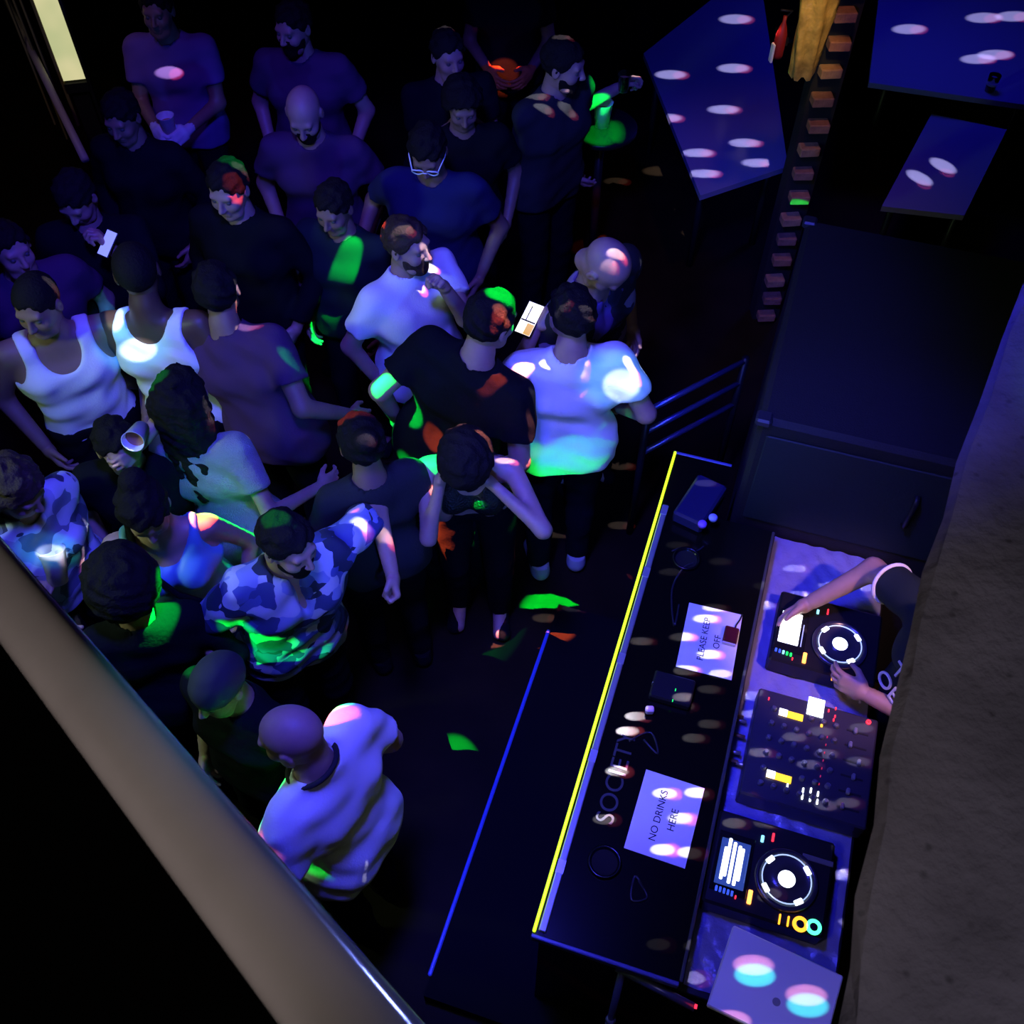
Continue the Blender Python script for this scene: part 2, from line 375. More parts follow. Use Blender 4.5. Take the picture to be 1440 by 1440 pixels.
MB().box((VR + 0.004, NU / 2, ZB - 0.045), (0.012, NU, 0.10), bev=0.003).obj('counter_ridge', mat('ridge', (0.05, 0.05, 0.06), 0.25), booth)
LED = mat('yellow_green_led', (0.65, 1.0, 0.02), 0.5, emit=1.5, ecol=(0.60, 1.0, 0.01))
MB().box((0.006, LB / 2, ZB + 0.012), (0.011, LB, 0.012), bev=0.003).obj('led_strip', LED, booth)
MB().box((0.030, LB / 2 - 0.14, ZB + 0.006), (0.024, LB - 0.30, 0.012), bev=0.003).obj('led_channel', mat('aluminium', (0.42, 0.43, 0.45), 0.35, 0.6), booth)
for u in (0.22, 0.62, 1.02, 1.42, 1.74):
    MB().box((0.030, u, ZB + 0.013), (0.026, 0.045, 0.004)).obj('clip', mat('clip_metal', (0.7, 0.7, 0.72), 0.3, 0.7), booth)
BLUEE = mat('blue_edge', (0.10, 0.10, 0.35), 0.3, spec=0.6)
MB().box((VR / 2, -0.008, ZB - 0.015), (VR, 0.014, 0.035), bev=0.003).obj('end_trim', BLUEE, booth)
MB().box((NV * .5, LB + 0.008, ZB - 0.015), (NV, 0.014, 0.035), bev=0.003).obj('end_trim', BLUEE, booth)
CHROME = mat('chrome_letters', (0.10, 0.10, 0.11), 0.22, 0.5)
pv, pu = uv(868, 1092, ZB)
text('lettering', 'SOCIETY', 0.088, (pv, pu, ZB + 0.0015), PI / 2, CHROME, booth, 0.0012)
# low plinth the booth stands on, with its lit edge
g0 = uv(605, 1372, 0.10); g1 = uv(790, 890, 0.10)
MB().box(((g0[0] + VR + .38) / 2, NU / 2 - 0.06, 0.045), (VR + .38 - g0[0], NU + 0.1, 0.09)).obj('plinth', mat('plinth_black', (0.005, 0.005, 0.006), 0.85, spec=0.1), booth)
MB().box((g0[0] - 0.004, (g0[1] + g1[1]) / 2, 0.092), (0.016, g1[1] - g0[1], 0.016), bev=0.004).obj('plinth_edge', mat('blue_led_edge', (0.03, 0.05, 0.6), 0.3, emit=0.16, ecol=(0.03, 0.06, 1.0)), booth)

# crumpled plastic sheet over the shelf
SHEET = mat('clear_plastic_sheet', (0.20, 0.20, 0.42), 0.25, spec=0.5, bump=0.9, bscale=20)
rng = np.random.default_rng(3)
NX, NY = 40, 110
gx, gy = np.meshgrid(np.linspace(VR + 0.02, VR + 0.47, NX), np.linspace(0.02, 1.832, NY), indexing='ij')
gz = 0.952 + 0.006 * np.sin(gx * 41 + 3 * np.sin(gy * 9)) * np.sin(gy * 23 + 2 * np.sin(gx * 17)) + 0.003 * np.sin(gx * 90 + gy * 70)
vs = np.stack([gx, gy, np.maximum(gz, 0.947)], -1).reshape(-1, 3).tolist()
fs = [(i * NY + j, (i + 1) * NY + j, (i + 1) * NY + j + 1, i * NY + j + 1) for i in range(NX - 1) for j in range(NY - 1)]
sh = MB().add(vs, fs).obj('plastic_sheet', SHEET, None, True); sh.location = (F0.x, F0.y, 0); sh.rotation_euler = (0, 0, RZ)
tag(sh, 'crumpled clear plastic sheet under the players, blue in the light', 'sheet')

# paper signs
PAPER = mat('white_paper', (0.86, 0.86, 0.88), 0.85, spec=0.1)
INK = mat('black_ink', (0.01, 0.01, 0.012), 0.8)
def sign(px, py, label, lines, rz=0.0, size=0.034):
    v, u = uv(px, py, ZB)
    p = uvw(v, u, ZB + 0.001)
    o = empty('paper_sign', p, RZ + rz, label, 'sign', 'paper signs on the counter')
    MB().box((0, 0, 0.0012), (0.205, 0.287, 0.0016)).obj('sheet', PAPER, o)
    for i, l in enumerate(lines):
        text('lettering', l, size, (-0.022 + i * 0.050, 0.0, 0.0026), PI / 2, INK, o, 0.0002)
    return o
sign(998, 901, 'white paper sign with a red box lying on its corner', ['PLEASE KEEP', 'OFF'], rad(2.0))
sign(935, 1150, 'white paper sign reading NO DRINKS HERE on the black counter', ['NO DRINKS', 'HERE'], rad(-1.5))
p = at(1028, 892, ZB + 0.025)
o = empty('red_box', (p.x, p.y, ZB + 0.003), RZ, 'small dark red box with a black cord on the paper sign', 'box')
MB().box((0, 0, 0.014), (0.052, 0.066, 0.026), bev=0.004).obj('case', mat('dark_red', (0.10, 0.006, 0.010), 0.4), o)
MB().box((0.0, -0.036, 0.010), (0.05, 0.006, 0.018), bev=0.002).obj('edge_strip', mat('pale_plastic', (0.7, 0.7, 0.72), 0.4), o)
MB().tube([(0.01, 0.033, 0.012), (0.012, 0.055, 0.008), (0.022, 0.085, 0.004), (0.026, 0.11, 0.003)], 0.003, 6).obj('cord', INK, o, True)

# round cup wells and small devices on the counter
def cup_well(px, py, label):
    p = at(px, py, ZB); o = empty('cup_holder', (p.x, p.y, ZB), 0, label, 'cup holder', 'cup holders on the counter')
    MB().lathe([(0.052, 0.0), (0.056, 0.010), (0.050, 0.014), (0.046, 0.010), (0.044, 0.001)], n=28).obj('ring', mat('dark_metal', (0.03, 0.03, 0.035), 0.25, 0.9), o, True)
    MB().lathe([(0.043, 0.0), (0.043, 0.002)], n=24).obj('well', mat('deep_black', (0.002, 0.002, 0.002), 0.9), o)
cup_well(965, 787, 'round black cup holder beside the top paper sign')
cup_well(850, 1213, 'round black cup holder at the end of the chrome lettering')
p = at(948, 975, ZB); o = empty('power_adaptor', (p.x, p.y, ZB), RZ, 'black box with two green indicator lights between the paper signs', 'adaptor')
MB().box((-0.01, 0, 0.02), (0.15, 0.11, 0.036), bev=0.006).obj('case', BLKP, o)
GL = mat('green_lamp', (0.0, 1, 0.1), 0.4, emit=1.3, ecol=(0.02, 1.0, 0.1))
for q in ((950, 970), (946, 985)):
    t = at(*q, ZB + 0.04)
    d = t - Vector(o.location); MB().box((d.dot(VV), d.dot(UU), 0.039), (0.003, 0.010, 0.003)).obj('indicator_light', GL, o)
for q in ((923, 962), (914, 997)):
    t = at(*q, ZB + 0.03); d = t - Vector(o.location)
    MB().box((d.dot(VV), d.dot(UU), 0.022), (0.030, 0.024, 0.03), rz=0.3, bev=0.005).obj('white_tab', mat('white_plastic', (0.7, 0.7, 0.74), 0.4), o)
p = at(982, 715, ZB); o = empty('effect_box', (p.x, p.y, ZB), RZ - 0.25, 'black effect box with two round knobs at far booth end', 'effect box')
MB().box((0, 0, 0.035), (0.13, 0.24, 0.065), bev=0.01).obj('case', mat('navy_gloss', (0.02, 0.02, 0.07), 0.2), o)
for q, c in (((988, 736), (0.35, 0.15, 0.8)), ((1003, 727), (0.45, 0.5, 0.9))):
    t = at(*q, ZB + 0.08); d = Matrix.Rotation(-(RZ - 0.25), 3, 'Z') @ (t - Vector(o.location))
    MB().lathe([(0.017, 0), (0.018, 0.012), (0.013, 0.02), (0.004, 0.022)], (d.x, d.y, 0.067), 20).obj('knob', mat('knob_%d' % q[0], c, 0.3), o, True)
for (pts, lab) in (([(945, 775), (960, 770), (978, 775), (990, 768)], 'thin black cable looping past the top cup holder'), ([(955, 850), (948, 880), (945, 830), (960, 800), (975, 792)], 'thin black cable beside the top paper sign'),
                   ([(905, 1250), (893, 1232), (888, 1265), (910, 1262), (898, 1238)], 'thin black cable coiled on the near counter end'), ([(905, 1040), (925, 1060), (915, 1030), (885, 1042)], 'thin black cable kinked beside the chrome lettering')):
    P = [at(x, y, ZB + 0.005) for x, y in pts]; Q = []
    for i in range(len(P) - 1):
        for k in range(5):
            t = k / 5; a = P[max(i - 1, 0)]; b = P[i]; c = P[i + 1]; d = P[min(i + 2, len(P) - 1)]
            Q.append(0.5 * ((2 * b) + (c - a) * t + (2 * a - 5 * b + 4 * c - d) * t * t + (3 * b - a - 3 * c + d) * t ** 3))
    Q.append(P[-1])
    o = MB().tube(Q, 0.0035, 6).obj('cable', mat('cable_rubber', (0.02, 0.02, 0.03), 0.3), None, True); tag(o, lab, 'cable', 'loose cables on the counter')

# media players
WE = mat('white_display', (0.9, 0.95, 1), 0.4, emit=2.4, ecol=(0.88, 0.95, 1.0))
RINGE = mat('ring_light', (0.7, 0.85, 1), 0.4, emit=0.9, ecol=(0.55, 0.75, 1.0))
AMB = mat('amber_light', (1, 0.4, 0.02), 0.4, emit=2.2, ecol=(1.0, 0.38, 0.02))
ORE = mat('orange_light', (1, 0.25, 0.03), 0.4, emit=3.2, ecol=(1.0, 0.30, 0.06))
GRE = mat('green_ring_light', (0.1, 1, 0.4), 0.4, emit=2.2, ecol=(0.08, 1.0, 0.42))
REDE = mat('red_light', (1, 0.03, 0.05), 0.4, emit=1.6, ecol=(1.0, 0.03, 0.06))
CYE = mat('cyan_light', (0.2, 0.7, 1), 0.4, emit=1.8, ecol=(0.25, 0.75, 1.0))
BLE = mat('blue_light', (0.05, 0.15, 1), 0.4, emit=0.5, ecol=(0.08, 0.2, 1.0))
YEL = mat('yellow_display', (1, 0.65, 0.02), 0.4, emit=1.5, ecol=(1.0, 0.60, 0.03))
WAVE = mat('wave_display', (0.02, 0.03, 0.1), 0.3, emit=0.5, ecol=(0.05, 0.12, 0.6))
PLAT = mat('platter', (0.035, 0.035, 0.05), 0.25, spec=0.6)
def ring(mb, r0, r1, z0, z1, c, n=40):
    v = []; f = []
    for r, z in ((r0, z0), (r1, z0), (r1, z1), (r0, z1)):
        for k in range(n):
            a = 2 * PI * k / n; v.append((c[0] + r * math.cos(a), c[1] + r * math.sin(a), c[2] + z))
    for i in range(4):
        for k in range(n):
            j = (k + 1) % n; i2 = (i + 1) % 4; f.append((i * n + k, i * n + j, i2 * n + j, i2 * n + k))
    return mb.add(v, f)
ZT = 1.05
def player(px, py, jog, label, lit):
    v, u = uv(px, py, ZT)
    o = empty('media_player', uvw(v, u, 0.955), RZ, label, 'media player', 'media players on the booth')
    def L(x, y, z=ZT): 
        d = uv(x, y, z); return d[0] - v, d[1] - u
    H = ZT - 0.955
    MB().box((0, 0, H / 2), (0.385, 0.315, H - 0.002), bev=0.008).obj('body', BLKP, o)
    jx, jy = L(*jog)
    jw = MB().lathe([(0.100, 0), (0.103, 0.012), (0.098, 0.018), (0.088, 0.020), (0.086, 0.016), (0.035, 0.016), (0.033, 0.018)], (jx, jy, H - 0.004), 48).obj('jog_wheel', PLAT, o, True)
    ring(MB(), 0.0765, 0.0800, 0.0165, 0.0195, (jx, jy, H - 0.004)).obj('light_ring', RINGE, jw, True)
    MB().lathe([(0.028, 0.014), (0.028, 0.0185), (0.020, 0.0192)], (jx, jy, H - 0.004), 28).obj('centre_display', WE, jw)
    for a in (38, 142, 218, 308):
        a = rad(a)
        MB().box((jx + 0.076 * math.cos(a), jy + 0.076 * math.sin(a), H + 0.013), (0.017, 0.030, 0.006), rz=a, bev=0.003).obj('marker_light', WE, jw)
    return o, L, H
def place(o, L, H, name, px, py, dx, dy, m, dz=0.006, rz=0.0):
    a, b = L(px, py); return MB().box((a, b, H + dz / 2), (dx, dy, dz), rz=rz, bev=min(dx, dy, dz) * .3).obj(name, m, o)
def ringbtn(o, L, H, name, px, py, m):
    a, b = L(px, py); q = ring(MB(), 0.013, 0.024, 0, 0.006, (a, b, H)).obj(name, m, o)
    MB().lathe([(0.0125, 0), (0.0125, 0.005), (0.009, 0.006)], (a, b, H), 20).obj('button_cap', BLKP, q)
o1, L1, H1 = player(1163, 895, (1180, 908), 'black media player under the reaching arm with solid white screen', 1)
place(o1, L1, H1, 'screen_frame', 1113, 888, 0.112, 0.185, mat('screen_glass', (0.01, 0.01, 0.012), 0.1), 0.004)
place(o1, L1, H1, 'screen', 1111, 884, 0.075, 0.14, WE, 0.007)
for k in range(5): place(o1, L1, H1, 'pad_light', 1091 + k * 5.2, 914 + k * 1.8, 0.008, 0.016, (BLE, BLE, CYE, GL, GL)[k], 0.006)
place(o1, L1, H1, 'loop_light', 1131, 926, 0.014, 0.046, ORE, 0.008); place(o1, L1, H1, 'menu_light', 1114, 927, 0.005, 0.012, REDE)
place(o1, L1, H1, 'needle_strip', 1128, 895, 0.004, 0.10, mat('strip_light', (.5, .6, 1), .4, emit=.35, ecol=(.5, .65, 1)))
place(o1, L1, H1, 'key_light', 1150, 861, 0.009, 0.020, CYE); place(o1, L1, H1, 'eject_light', 1164, 861, 0.006, 0.026, REDE)
for q in ((1170, 953), (1181, 956)): place(o1, L1, H1, 'search_light', *q, 0.006, 0.028, AMB)
ringbtn(o1, L1, H1, 'cue_button', 1196, 959, AMB)
o2, L2, H2 = player(1083, 1225, (1105, 1238), 'black media player with streaked waveform screen next to the laptop', 2)
place(o2, L2, H2, 'screen_frame', 1030, 1215, 0.118, 0.20, mat('screen_glass', (0.01, 0.01, 0.012), 0.1), 0.004)
place(o2, L2, H2, 'screen', 1030, 1215, 0.095, 0.155, WAVE, 0.006)
for k, (x, y, n_) in enumerate(((1017, 1214, .11), (1023, 1206, .13), (1029, 1214, .14), (1036, 1218, .135), (1041, 1217, .11))):
    place(o2, L2, H2, 'waveform_bar', x, y, 0.011, n_, WE, 0.009)
for k in range(5): place(o2, L2, H2, 'pad_light', 1007 + k * 5.5, 1249 + k * 2, 0.008, 0.018, BLE, 0.006)
place(o2, L2, H2, 'loop_light', 1054, 1262, 0.014, 0.046, ORE, 0.008); place(o2, L2, H2, 'menu_light', 1034, 1262, 0.005, 0.012, REDE)
place(o2, L2, H2, 'needle_strip', 1049, 1222, 0.004, 0.10, mat('strip_light', (.5, .6, 1), .4))
place(o2, L2, H2, 'key_light', 1072, 1180, 0.010, 0.024, CYE); place(o2, L2, H2, 'eject_light', 1087, 1178, 0.008, 0.030, REDE)
for q in ((1096, 1293), (1108, 1296)): place(o2, L2, H2, 'search_light', *q, 0.006, 0.034, AMB)
ringbtn(o2, L2, H2, 'cue_button', 1125, 1300, AMB); ringbtn(o2, L2, H2, 'play_button', 1144, 1304, GRE)
place(o2, L2, H2, 'tempo_slider', 1150, 1210, 0.10, 0.018, mat('slot_grey', (.12, .12, .14), .5), 0.004)

# mixer
mv, mu = uv(1140, 1062, ZT)
mix = empty('dj_mixer', uvw(mv, mu, 0.955), RZ, 'wide black DJ mixer with knobs and yellow level displays between the players', 'mixer')
def LM(x, y, z=ZT):
    d = uv(x, y, z); return d[0] - mv, d[1] - mu
MB().box((0, 0, H1 / 2), (0.425, 0.415, H1 - 0.002), bev=0.006).obj('body', mat('mixer_panel', (0.030, 0.028, 0.05), 0.35), mix)
place(mix, LM, H1, 'effect_display', 1147, 995, 0.058, 0.072, WE, 0.005)
for (x, y, ln) in ((1112, 1006, .085), (1095, 1093, .085)):
    a, b = LM(x, y)
    q = MB().box((a, b, H1 + .003), (ln, .026, .005), bev=.001).obj('level_display', YEL, mix)
    MB().box((a - ln * .33, b, H1 + .006), (ln * .34, .027, .003)).obj('level_peak', WE, q)
for (x, y) in ((1081, 983), (1165, 1000), (1175, 997), (1174, 1008), (1172, 1013)): place(mix, LM, H1, 'red_indicator', x, y, 0.005, 0.012, REDE)
a, b = LM(1221, 1016); ring(MB(), .004, .009, 0, .006, (a, b, H1)).obj('red_ring_light', REDE, mix)
place(mix, LM, H1, 'orange_indicator', 1155, 1021, 0.008, 0.012, AMB)
for (x, y) in ((1129, 1112), (1128, 1121), (1140, 1112), (1139, 1124), (1130 + 20, 1117), (1149, 1128), (1107, 1106)): place(mix, LM, H1, 'white_indicator', x, y, 0.006, 0.020, WE)
for k in range(7): place(mix, LM, H1, 'channel_light', 1163 - k * 1.9, 1037 + k * 11, 0.003, 0.008, mat('dim_red', (1, .05, .1), .4, emit=.35, ecol=(1, .05, .15)))
kn = MB().lathe([(0.010, 0), (0.0095, 0.012), (0.0065, 0.017), (0.005, 0.0175)], n=14).mesh('knob')
kn.materials.append(mat('knob_grey', (0.10, 0.10, 0.14), 0.4))
for i in range(6):
    for j in range(6):
        x = -0.15 + 0.044 * i; y = -0.155 + 0.058 * j
        if (abs(x - LM(1112, 1006)[0]) < .055 and abs(y - LM(1112, 1006)[1]) < .03) or (abs(x - LM(1095, 1093)[0]) < .055 and abs(y - LM(1095, 1093)[1]) < .03): continue
        if abs(x - LM(1147, 995)[0]) < .04 and abs(y - LM(1147, 995)[1]) < .05: continue
        k = bpy.data.objects.new('knob', kn); COL.objects.link(k); k.parent = mix; k.location = (x, y, H1)
        k.rotation_euler = (0, 0, i * 1.3 + j)
for j in range(6):
    y = -0.155 + 0.058 * j
    MB().box((0.145, y, H1 + .001), (0.075, 0.006, 0.002)).obj('fader_slot', INK, mix)
    MB().box((0.125 + 0.012 * ((j * 5) % 4), y, H1 + .009), (0.012, 0.022, 0.016), bev=.003).obj('fader_cap', mat('fader_grey', (0.22, 0.22, 0.28), 0.4), mix)
# plugs and cables at the back of the mixer
for i, (x, y) in enumerate(((1042, 1005), (1046, 1012), (1044, 1033), (1038, 1056), (1034, 1068), (1048, 1074))):
    v, u = uv(x, y, 1.0)
    o = empty('cable_plug', uvw(v, u, 0.985), RZ, 'short metal cable plug behind the mixer, %s' % ('first from the top paper sign', 'second from the top paper sign', 'third, copper coloured', 'fourth, just past the middle', 'fifth, pale', 'last, beside the level display')[i], 'plug', 'cable plugs behind the mixer')
    MB().tube([(-0.03, 0, 0), (0.012, 0, 0)], 0.007, 10).obj('barrel', mat('plug_%d' % (i % 2), ((0.55, 0.30, 0.14), (0.6, 0.58, 0.5))[i % 2], 0.3, 0.8), o, True)
    MB().tube([(-0.03, 0, 0), (-0.045, 0, 0), (-0.05, 0.01, -0.02), (-0.05, 0.02, -0.03)], 0.004, 8).obj('lead', mat('cable_rubber', (0.02, 0.02, 0.03), 0.3), o, True)

# laptop
ZL = 1.14
c0 = at(1032, 1300, ZL); c1 = at(1187, 1372, ZL); c2 = at(1018, 1440, ZL)
ex = (c1 - c0).normalized(); ey = Vector((-ex.y, ex.x, 0));
lw = (c1 - c0).length; ld_ = 0.25
mid = c0 + ex * lw / 2 - ey * ld_ / 2
lap = empty('laptop', (mid.x, mid.y, ZL - 0.03), math.atan2(ex.y, ex.x), 'closed silver laptop lying at the near end of the booth', 'laptop')
ALU = mat('silver_aluminium', (0.74, 0.74, 0.76), 0.42, 0.25)
MB().box((0, 0, 0.008), (lw, ld_, 0.014), bev=0.004).obj('base', ALU, lap)
MB().box((0, 0, 0.022), (lw, ld_, 0.010), bev=0.004).obj('lid', ALU, lap)
MB().lathe([(0.012, 0), (0.012, .0008)], (0.01, -0.03, 0.0268), 24).obj('lid_mark', mat('dark_alu', (0.30, 0.30, 0.33), 0.3, 0.3), lap)
lst = empty('laptop_stand', (mid.x, mid.y, 0), math.atan2(ex.y, ex.x), 'black stand carrying the silver laptop', 'stand')
MB().box((0, 0, ZL - 0.045), (lw * .8, ld_ * .8, 0.028), bev=0.005).obj('tray', BLKP, lst)
mvv = (mid - F0).dot(VV)
for dv_ in (-.09, .05):
    q = Matrix.Rotation(-math.atan2(ex.y, ex.x), 3, 'Z') @ (uvw(mvv + dv_, -.06, 0) - Vector((mid.x, mid.y, 0)))
    MB().box((q.x, q.y, (ZL + 0.04) / 2), (0.03, 0.03, ZL - 0.15)).obj('leg', BLKP, lst)
# tubular frame at the booth's near end
TUB = mat('blue_lit_tube', (0.16, 0.16, 0.22), 0.3, 0.6)
fr = empty('tube_frame', (F0.x - UU.x * .03, F0.y - UU.y * .03, 0), RZ, 'dark metal tube frame at the booth end with red indicator light', 'frame')
A = uv(878, 1352, 0.98); B = uv(862, 1420, 0.75); C = uv(980, 1403, 0.98)
MB().tube([(A[0], A[1] - .0, 0.98), (B[0], B[1], 0.75), (B[0], B[1], 0.10)], 0.012).obj('upright', TUB, fr, True)
MB().tube([(A[0] - .02, A[1] + .006, 0.98), (C[0], C[1], 0.98)], 0.014).obj('crossbar', TUB, fr, True)
MB().lathe([(0.014, -0.012), (0.018, 0.0), (0.014, 0.012)], (B[0], B[1], 0.75), 16).obj('joint', mat('joint_metal', (0.5, 0.5, 0.55), 0.3, 0.8), fr, True)
MB().box((C[0], C[1], 0.998), (0.008, 0.012, 0.008)).obj('indicator_light', REDE, fr)
D_ = uv(885, 1440, 0.5)
MB().tube([(B[0], B[1], 0.70), (B[0] + .03, B[1] - .05, 0.62), (D_[0], D_[1], 0.5)], 0.016).obj('clamp_arm', mat('pale_metal', (0.55, 0.53, 0.48), 0.35, 0.5), fr, True)

# big black speaker cabinet beyond the mixing desk
s0 = at(1020, 722, 1.06); sv, su = (s0 - Vector((F0.x, F0.y, 1.06))).dot(VV), (s0 - Vector((F0.x, F0.y, 1.06))).dot(UU)
SPK = mat('speaker_black', (0.007, 0.0065, 0.007), 0.75, noise=0.15, scale=30, bump=0.3, bscale=150)
spk = empty('speaker_cabinet', uvw(sv + 0.5, su + 0.63, 0), RZ, 'very large black speaker cabinet standing past the end of the equipment shelf', 'speaker')
HZ = 1.60
MB().box((0.03, 0.03, HZ / 2 + 0.02), (1.0, 1.24, HZ - 0.04), bev=0.02).obj('cabinet', SPK, spk)
MB().box((0.03, -0.595, 1.28), (0.92, 0.012, 0.50), bev=0.005).obj('side_panel', mat('speaker_teal_lit', (0.007, 0.014, 0.015), 0.7, bump=0.2, bscale=80), spk)  # teal light on the cabinet's near side is put into this colour
for sx in (-0.455, 0.515):
    for sy in (-0.575, 0.635):
        MB().box((sx, sy, HZ - 0.01), (0.06, 0.06, 0.035), bev=0.008).obj('corner_guard', mat('guard_metal', (0.06, 0.06, 0.07), 0.4, 0.6), spk)
MB().lathe([(0.055, 0), (0.060, .006), (0.045, .008), (0.030, .003)], (0.44, -0.10, HZ), 24).obj('socket_plate', BLKP, spk, True)
MB().tube([(0.16, -0.601, 1.40), (0.16, -0.625, 1.38), (0.16, -0.625, 1.24), (0.16, -0.601, 1.22)], 0.012, 8).obj('handle', BLKP, spk, True)

# three-bar rail behind the booth
ra0 = at(912, 577, 0.95); rb0 = at(1048, 507, 0.95); ddir = (rb0 - ra0).normalized()
gr = empty('guard_rail', (ra0.x, ra0.y, 0), math.atan2(ddir.y, ddir.x), 'three-bar metal guard rail glinting blue beside the speaker', 'rail')
ln = (rb0 - ra0).length
BT = mat('blue_bar', (0.10, 0.12, 0.34), 0.28, 0.7)
for z in (0.95, 0.80, 0.65): MB().tube([(0, 0, z), (ln, 0, z)], 0.014).obj('bar', BT, gr, True)
for x in (0.0, ln): MB().tube([(x, 0, 0), (x, 0, 0.97)], 0.018).obj('post', mat('rail_black', (0.02, 0.02, 0.03), 0.4, 0.6), gr, True)

# white-topped tables at the back
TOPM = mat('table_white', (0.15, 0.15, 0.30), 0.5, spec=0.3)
def slab_table(pix, z, label, name='white_table', cat='table', th=0.035):
    P = [at(x, y, z) for x, y in pix]; c = sum(P, Vector()) / len(P)
    o = empty(name, (c.x, c.y, 0), 0, label, cat)
    pl = [(p.x - c.x, p.y - c.y) for p in P]
    MB().prism(pl, z - th, z).obj('table_top', TOPM, o)
    for q in pl: MB().tube([(q[0] * .8, q[1] * .8, 0), (q[0] * .8, q[1] * .8, z - th)], 0.022).obj('leg', BLKP, o, True)
    return o
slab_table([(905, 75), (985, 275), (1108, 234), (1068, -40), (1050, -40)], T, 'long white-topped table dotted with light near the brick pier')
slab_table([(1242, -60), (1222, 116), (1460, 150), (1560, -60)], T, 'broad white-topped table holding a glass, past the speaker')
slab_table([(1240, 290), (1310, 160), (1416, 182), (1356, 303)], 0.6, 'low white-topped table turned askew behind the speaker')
p = at(1391, 128, T); o = empty('drinking_glass', (p.x, p.y, T), 0, 'clear tumbler on the broad white-topped table', 'glass')
MB().lathe([(0.030, 0), (0.038, 0.11), (0.036, 0.11), (0.029, 0.008)], n=24).obj('tumbler', mat('clear_glass', (0.9, 0.9, 1), 0.05, trans=1.0), o, True)
MB().lathe([(0.028, 0.009), (0.033, 0.06)], n=24).obj('drink', mat('pale_drink', (0.6, 0.6, 0.75), 0.1), o)

# brick pier: every course that stands proud
pier = empty('brick_pier', (1.53, 4.78, 0), 0.05, 'narrow pier of toothed red-brown bricks lit warm orange', 'pier')
MB().box((0.06, 0.10, 1.18), (0.16, 0.10, 2.36)).obj('core', mat('pier_black', (0.008, 0.007, 0.007), 0.9), pier)
BR = [mat('brick_%d' % i, c, 0.9, noise=0.25, scale=25, bump=0.5, bscale=70) for i, c in enumerate(((0.32, 0.14, 0.08), (0.26, 0.12, 0.08), (0.36, 0.19, 0.10)))]
bms = []
for k in range(3):
    me = MB().box((0, 0.02, 0), (0.105, 0.075, 0.050), bev=0.005).mesh('brick'); me.materials.append(BR[k]); bms.append(me)
for k in range(16):
    b = bpy.data.objects.new('brick', bms[k % 3]); COL.objects.link(b); b.parent = pier
    b.location = (0.05 + 0.008 * math.sin(k * 2.3), 0.01 * math.cos(k * 1.7), 0.05 + 0.146 * k); b.rotation_euler = (0, 0, 0.05 * math.sin(k * 4.1))
# gold drape and extinguisher by the pier
gp = at(1122, 60, 1.55)
NXg, NYg = 26, 26
vs = []; fs = []
for i in range(NXg):
    a = 2 * PI * i / NXg
    for j in range(NYg):
        t = j / (NYg - 1); r = (0.055 + 0.03 * t) * (1 + 0.22 * math.sin(5 * a + 4 * t)) * (1 - .25 * max(0, t - .85) / .15)
        vs.append((r * math.cos(a), 0.6 * r * math.sin(a), t * 0.50 + 0.012 * math.sin(7 * a)))
for i in range(NXg):
    for j in range(NYg - 1):
        i2 = (i + 1) % NXg; fs.append((i * NYg + j, i2 * NYg + j, i2 * NYg + j + 1, i * NYg + j + 1))
o = MB().add(vs, fs).obj('gold_drape', mat('gold_cloth', (0.62, 0.40, 0.09), 0.35, 0.4, noise=0.4, scale=18, bump=0.5, bscale=40), None, True)
o.location = (1.385, 4.62, 1.74); tag(o, 'gathered gold cloth hanging on the brick pier', 'drape')
lamp('gold_lamp', 'SPOT', (1.2, 3.6, 3.2), 75, (1.0, 0.70, 0.25), 0.05, (1.39, 4.62, 1.98), rad(12), 0.6)
EX = empty('fire_extinguisher', (1.27, 4.70, 1.74), 0.2, 'small red fire extinguisher hung beside the gold cloth', 'fire extinguisher')
MB().lathe([(0.024, 0.05), (0.027, .065), (0.027, .16), (0.017, .20), (0.009, .22), (0.009, .25)], n=20).obj('cylinder', mat('red_enamel', (0.22, 0.01, 0.01), 0.5), EX, True)
MB().box((-.034, -0.01, 0.08), (0.012, 0.03, 0.09), bev=.003).obj('card', WHT, EX)
MB().tube([(0, 0, .24), (0.03, 0, .27), (-.03, 0, .28)], .006, 8).obj('trigger_handle', BLKP, EX, True)
MB().box((0.03, 0.05, .1), (.06, .03, .04)).obj('bracket', BLKP, EX)
MB().box((0.09, 0.10, .1), (.10, .12, .02)).obj('wall_arm', BLKP, EX)

# lit panel and posts near the side wall
pb = at(121, 112, 1.0)
lp = empty('light_panel', (pb.x - .10, pb.y, 0), rad(12), 'tall narrow glowing cream panel near the side wall', 'light panel')
m = mat('cream_glow', (0.08, 0.08, 0.05), 0.5, emit=1.0, ecol=(0.62, 0.60, 0.30)); nt = m.node_tree; b = nt.nodes['Principled BSDF']
n_ = nt.nodes.new('ShaderNodeTexNoise'); n_.inputs['Scale'].default_value = 2.2; r_ = nt.nodes.new('ShaderNodeValToRGB')
r_.color_ramp.elements[0].color = (0.36, 0.45, 0.20, 1); r_.color_ramp.elements[1].color = (0.75, 0.66, 0.36, 1); r_.color_ramp.elements[0].position = .35; r_.color_ramp.elements[1].position = .65
tc_ = nt.nodes.new('ShaderNodeTexCoord'); nt.links.new(tc_.outputs['Object'], n_.inputs['Vector']); nt.links.new(n_.outputs['Fac'], r_.inputs['Fac']); nt.links.new(r_.outputs['Color'], b.inputs['Emission Color'])
MB().box((0.03, 0, 1.9), (0.13, 0.02, 1.8)).obj('glow_sheet', m, lp)
BRS = mat('brassy_edge', (0.30, 0.25, 0.08), 0.3, 0.2)
